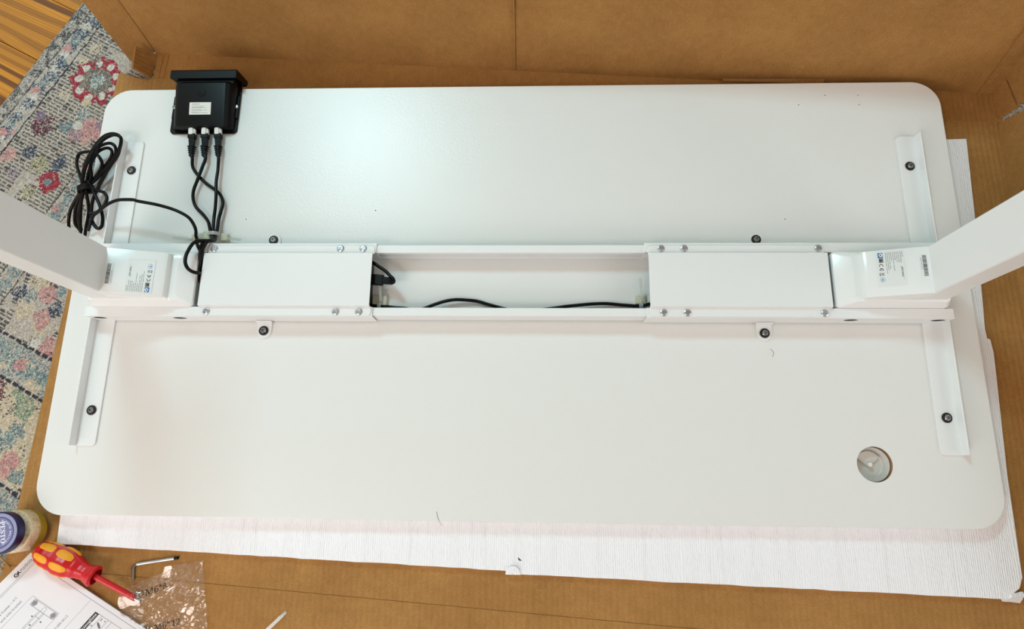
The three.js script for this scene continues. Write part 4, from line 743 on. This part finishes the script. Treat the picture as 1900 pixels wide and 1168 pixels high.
// ------------------------------------------------------------------ clear plastic bag
{
  const t = thing('plastic_bag', [-0.48, 0.0183, 0.46], 'crumpled clear plastic parts bag with black printed sizes on the cardboard', 'bag');
  const film = phys({ color: 0xffffff, roughness: 0.05, transmission: 1, thickness: 0, ior: 1.75, side: THREE.DoubleSide });
  const corner = [V(-0.5052, 0, 0.4235), V(-0.4520, 0, 0.4160), V(-0.4270, 0, 0.5400), V(-0.5500, 0, 0.5300)];    // far left, far right, near right, near left
  const texts = [[-0.5380, 0.4637, -0.4919, 0.4460, '1M6*8'], [-0.5225, 0.5110, -0.4700, 0.4965, '2M6*12']];      // printed lines: from, to
  const mask = (x, z) => { let m = 1; for (const [x0, z0, x1, z1] of texts) { const t = Math.min(1, Math.max(0, ((x - x0) * (x1 - x0) + (z - z0) * (z1 - z0)) / ((x1 - x0) ** 2 + (z1 - z0) ** 2))), d = Math.hypot(x - x0 - t * (x1 - x0), z - z0 - t * (z1 - z0)); m = Math.min(m, Math.max(0.16, d / 0.011)); } return m; };
  const cells = []; for (let k = 0; k < 240; k++) cells.push([rr(-0.57, -0.42), rr(0.41, 0.545), rr(-1, 1), rr(-1, 1), rnd()]);
  const crumple = (x, z, sh) => {                                    // faceted: nearest of scattered tilted facets, with ridges between
    let d1 = 9, d2 = 9, f = 0;
    for (const c of cells) { const dx = x - c[0] - sh, dz = z - c[1] - sh, d = dx * dx + dz * dz; if (d < d1) { d2 = d1; d1 = d; f = c[4] * 0.005 + (c[2] * dx + c[3] * dz) * 0.75; } else if (d < d2) d2 = d; }
    return Math.max(0, f) + 0.0030 * Math.max(0, 1 - (Math.sqrt(d2) - Math.sqrt(d1)) * 520);
  };
  const plan = (u, v, k) => {
    const p = corner[0].clone().multiplyScalar((1 - u) * (1 - v)).addScaledVector(corner[1], u * (1 - v)).addScaledVector(corner[2], u * v).addScaledVector(corner[3], (1 - u) * v);
    p.x += (1 - u) * (v > 0.08 && v < 0.75 ? -0.046 * Math.sin((v - 0.08) / 0.67 * Math.PI) : 0) + 0.003 * (nB(u * 9, v * 9 + k) - 0.5);
    p.z += 0.004 * (nB(u * 7 + 30, v * 8 + k) - 0.5);
    return p;
  };
  const height = (x, z) => 0.0235 + 1.35 * mask(x, z) * crumple(x, z, 0) + 0.016 * Math.exp(-(((x + 0.538) / 0.018) ** 2 + ((z - 0.470) / 0.016) ** 2));
  const build = (f, n2 = 96) => { const P = [], U = [], I = []; for (let j = 0; j <= n2; j++) for (let i = 0; i <= n2; i++) { const p = f(i / n2, j / n2); P.push(p.x, p.y, p.z); U.push(i / n2, 1 - j / n2); } for (let j = 0; j < n2; j++) for (let i = 0; i < n2; i++) { const k = j * (n2 + 1) + i; I.push(k, k + n2 + 1, k + 1, k + 1, k + n2 + 1, k + n2 + 2); } const g = new THREE.BufferGeometry(); g.setAttribute('position', new THREE.Float32BufferAttribute(P, 3)); g.setAttribute('uv', new THREE.Float32BufferAttribute(U, 2)); g.setIndex(I); return toCreasedNormals(g, 0.22); };
  mesh('film_upper', build((u, v) => { const p = plan(u, v, 0), e = Math.min(1, 9 * Math.min(u, 1 - u, v, 1 - v) + 0.25); p.y = 0.0205 + e * (height(p.x, p.z) - 0.0205); return p; }), film, t);
  mesh('film_lower', build((u, v) => { const p = plan(u, v, 3); p.y = 0.0187 + 0.3 * crumple(p.x, p.z, 0.03); return p; }, 60), film, t);
  texts.forEach(([x0, z0, x1, z1, str]) => {
    const ink = canvasTex(512, 128, (g, w, h) => { g.fillStyle = '#000'; g.fillRect(0, 0, w, h); g.fillStyle = '#fff'; g.textBaseline = 'middle'; g.font = '118px serif'; g.fillText(str.slice(1), 128, h / 2 + 6, w - 132); g.font = '70px serif'; g.textAlign = 'center'; g.fillText(str[0], 62, h / 2 + 4); g.strokeStyle = '#fff'; g.lineWidth = 6; g.beginPath(); g.arc(62, h / 2, 50, 0, 7); g.stroke(); });
    ink.colorSpace = THREE.NoColorSpace;
    const d = V(x1 - x0, 0, z1 - z0), n = V(d.z, 0, -d.x).normalize().multiplyScalar(-0.0062);
    const g = build((u, v) => { const p = V(x0, 0, z0).addScaledVector(d, u).addScaledVector(n, 2 * v - 1); p.y = height(p.x, p.z) + 0.0006; return p; }, 24);
    mesh('print', g, std({ color: 0x111111, roughness: 0.5, alphaMap: ink, transparent: true, side: THREE.DoubleSide }), t, 'black printed screw size');
  });
}
// ------------------------------------------------------------------ stray hairs on the tabletop
[[[-0.101,0.339,-0.0985,0.348,-0.093,0.358], 'fine curled hair on the tabletop near the middle of its front edge'], [[0.392,0.098,0.3965,0.103,0.3945,0.110], 'fine curled hair on the tabletop in front of the right mounting tab']].forEach(([q, l]) => {
  const pts = []; for (let i = 0; i < q.length; i += 2) pts.push(V(q[i], 0.0554, q[i + 1]));
  tag(mesh('hair', tube(pts, 0.00022, false, 5, 6), std({ color: 0x6a625a, roughness: 0.6 })), l, 'hair');
});

// three.js shadows for every mesh
renderer.render(scene, camera);
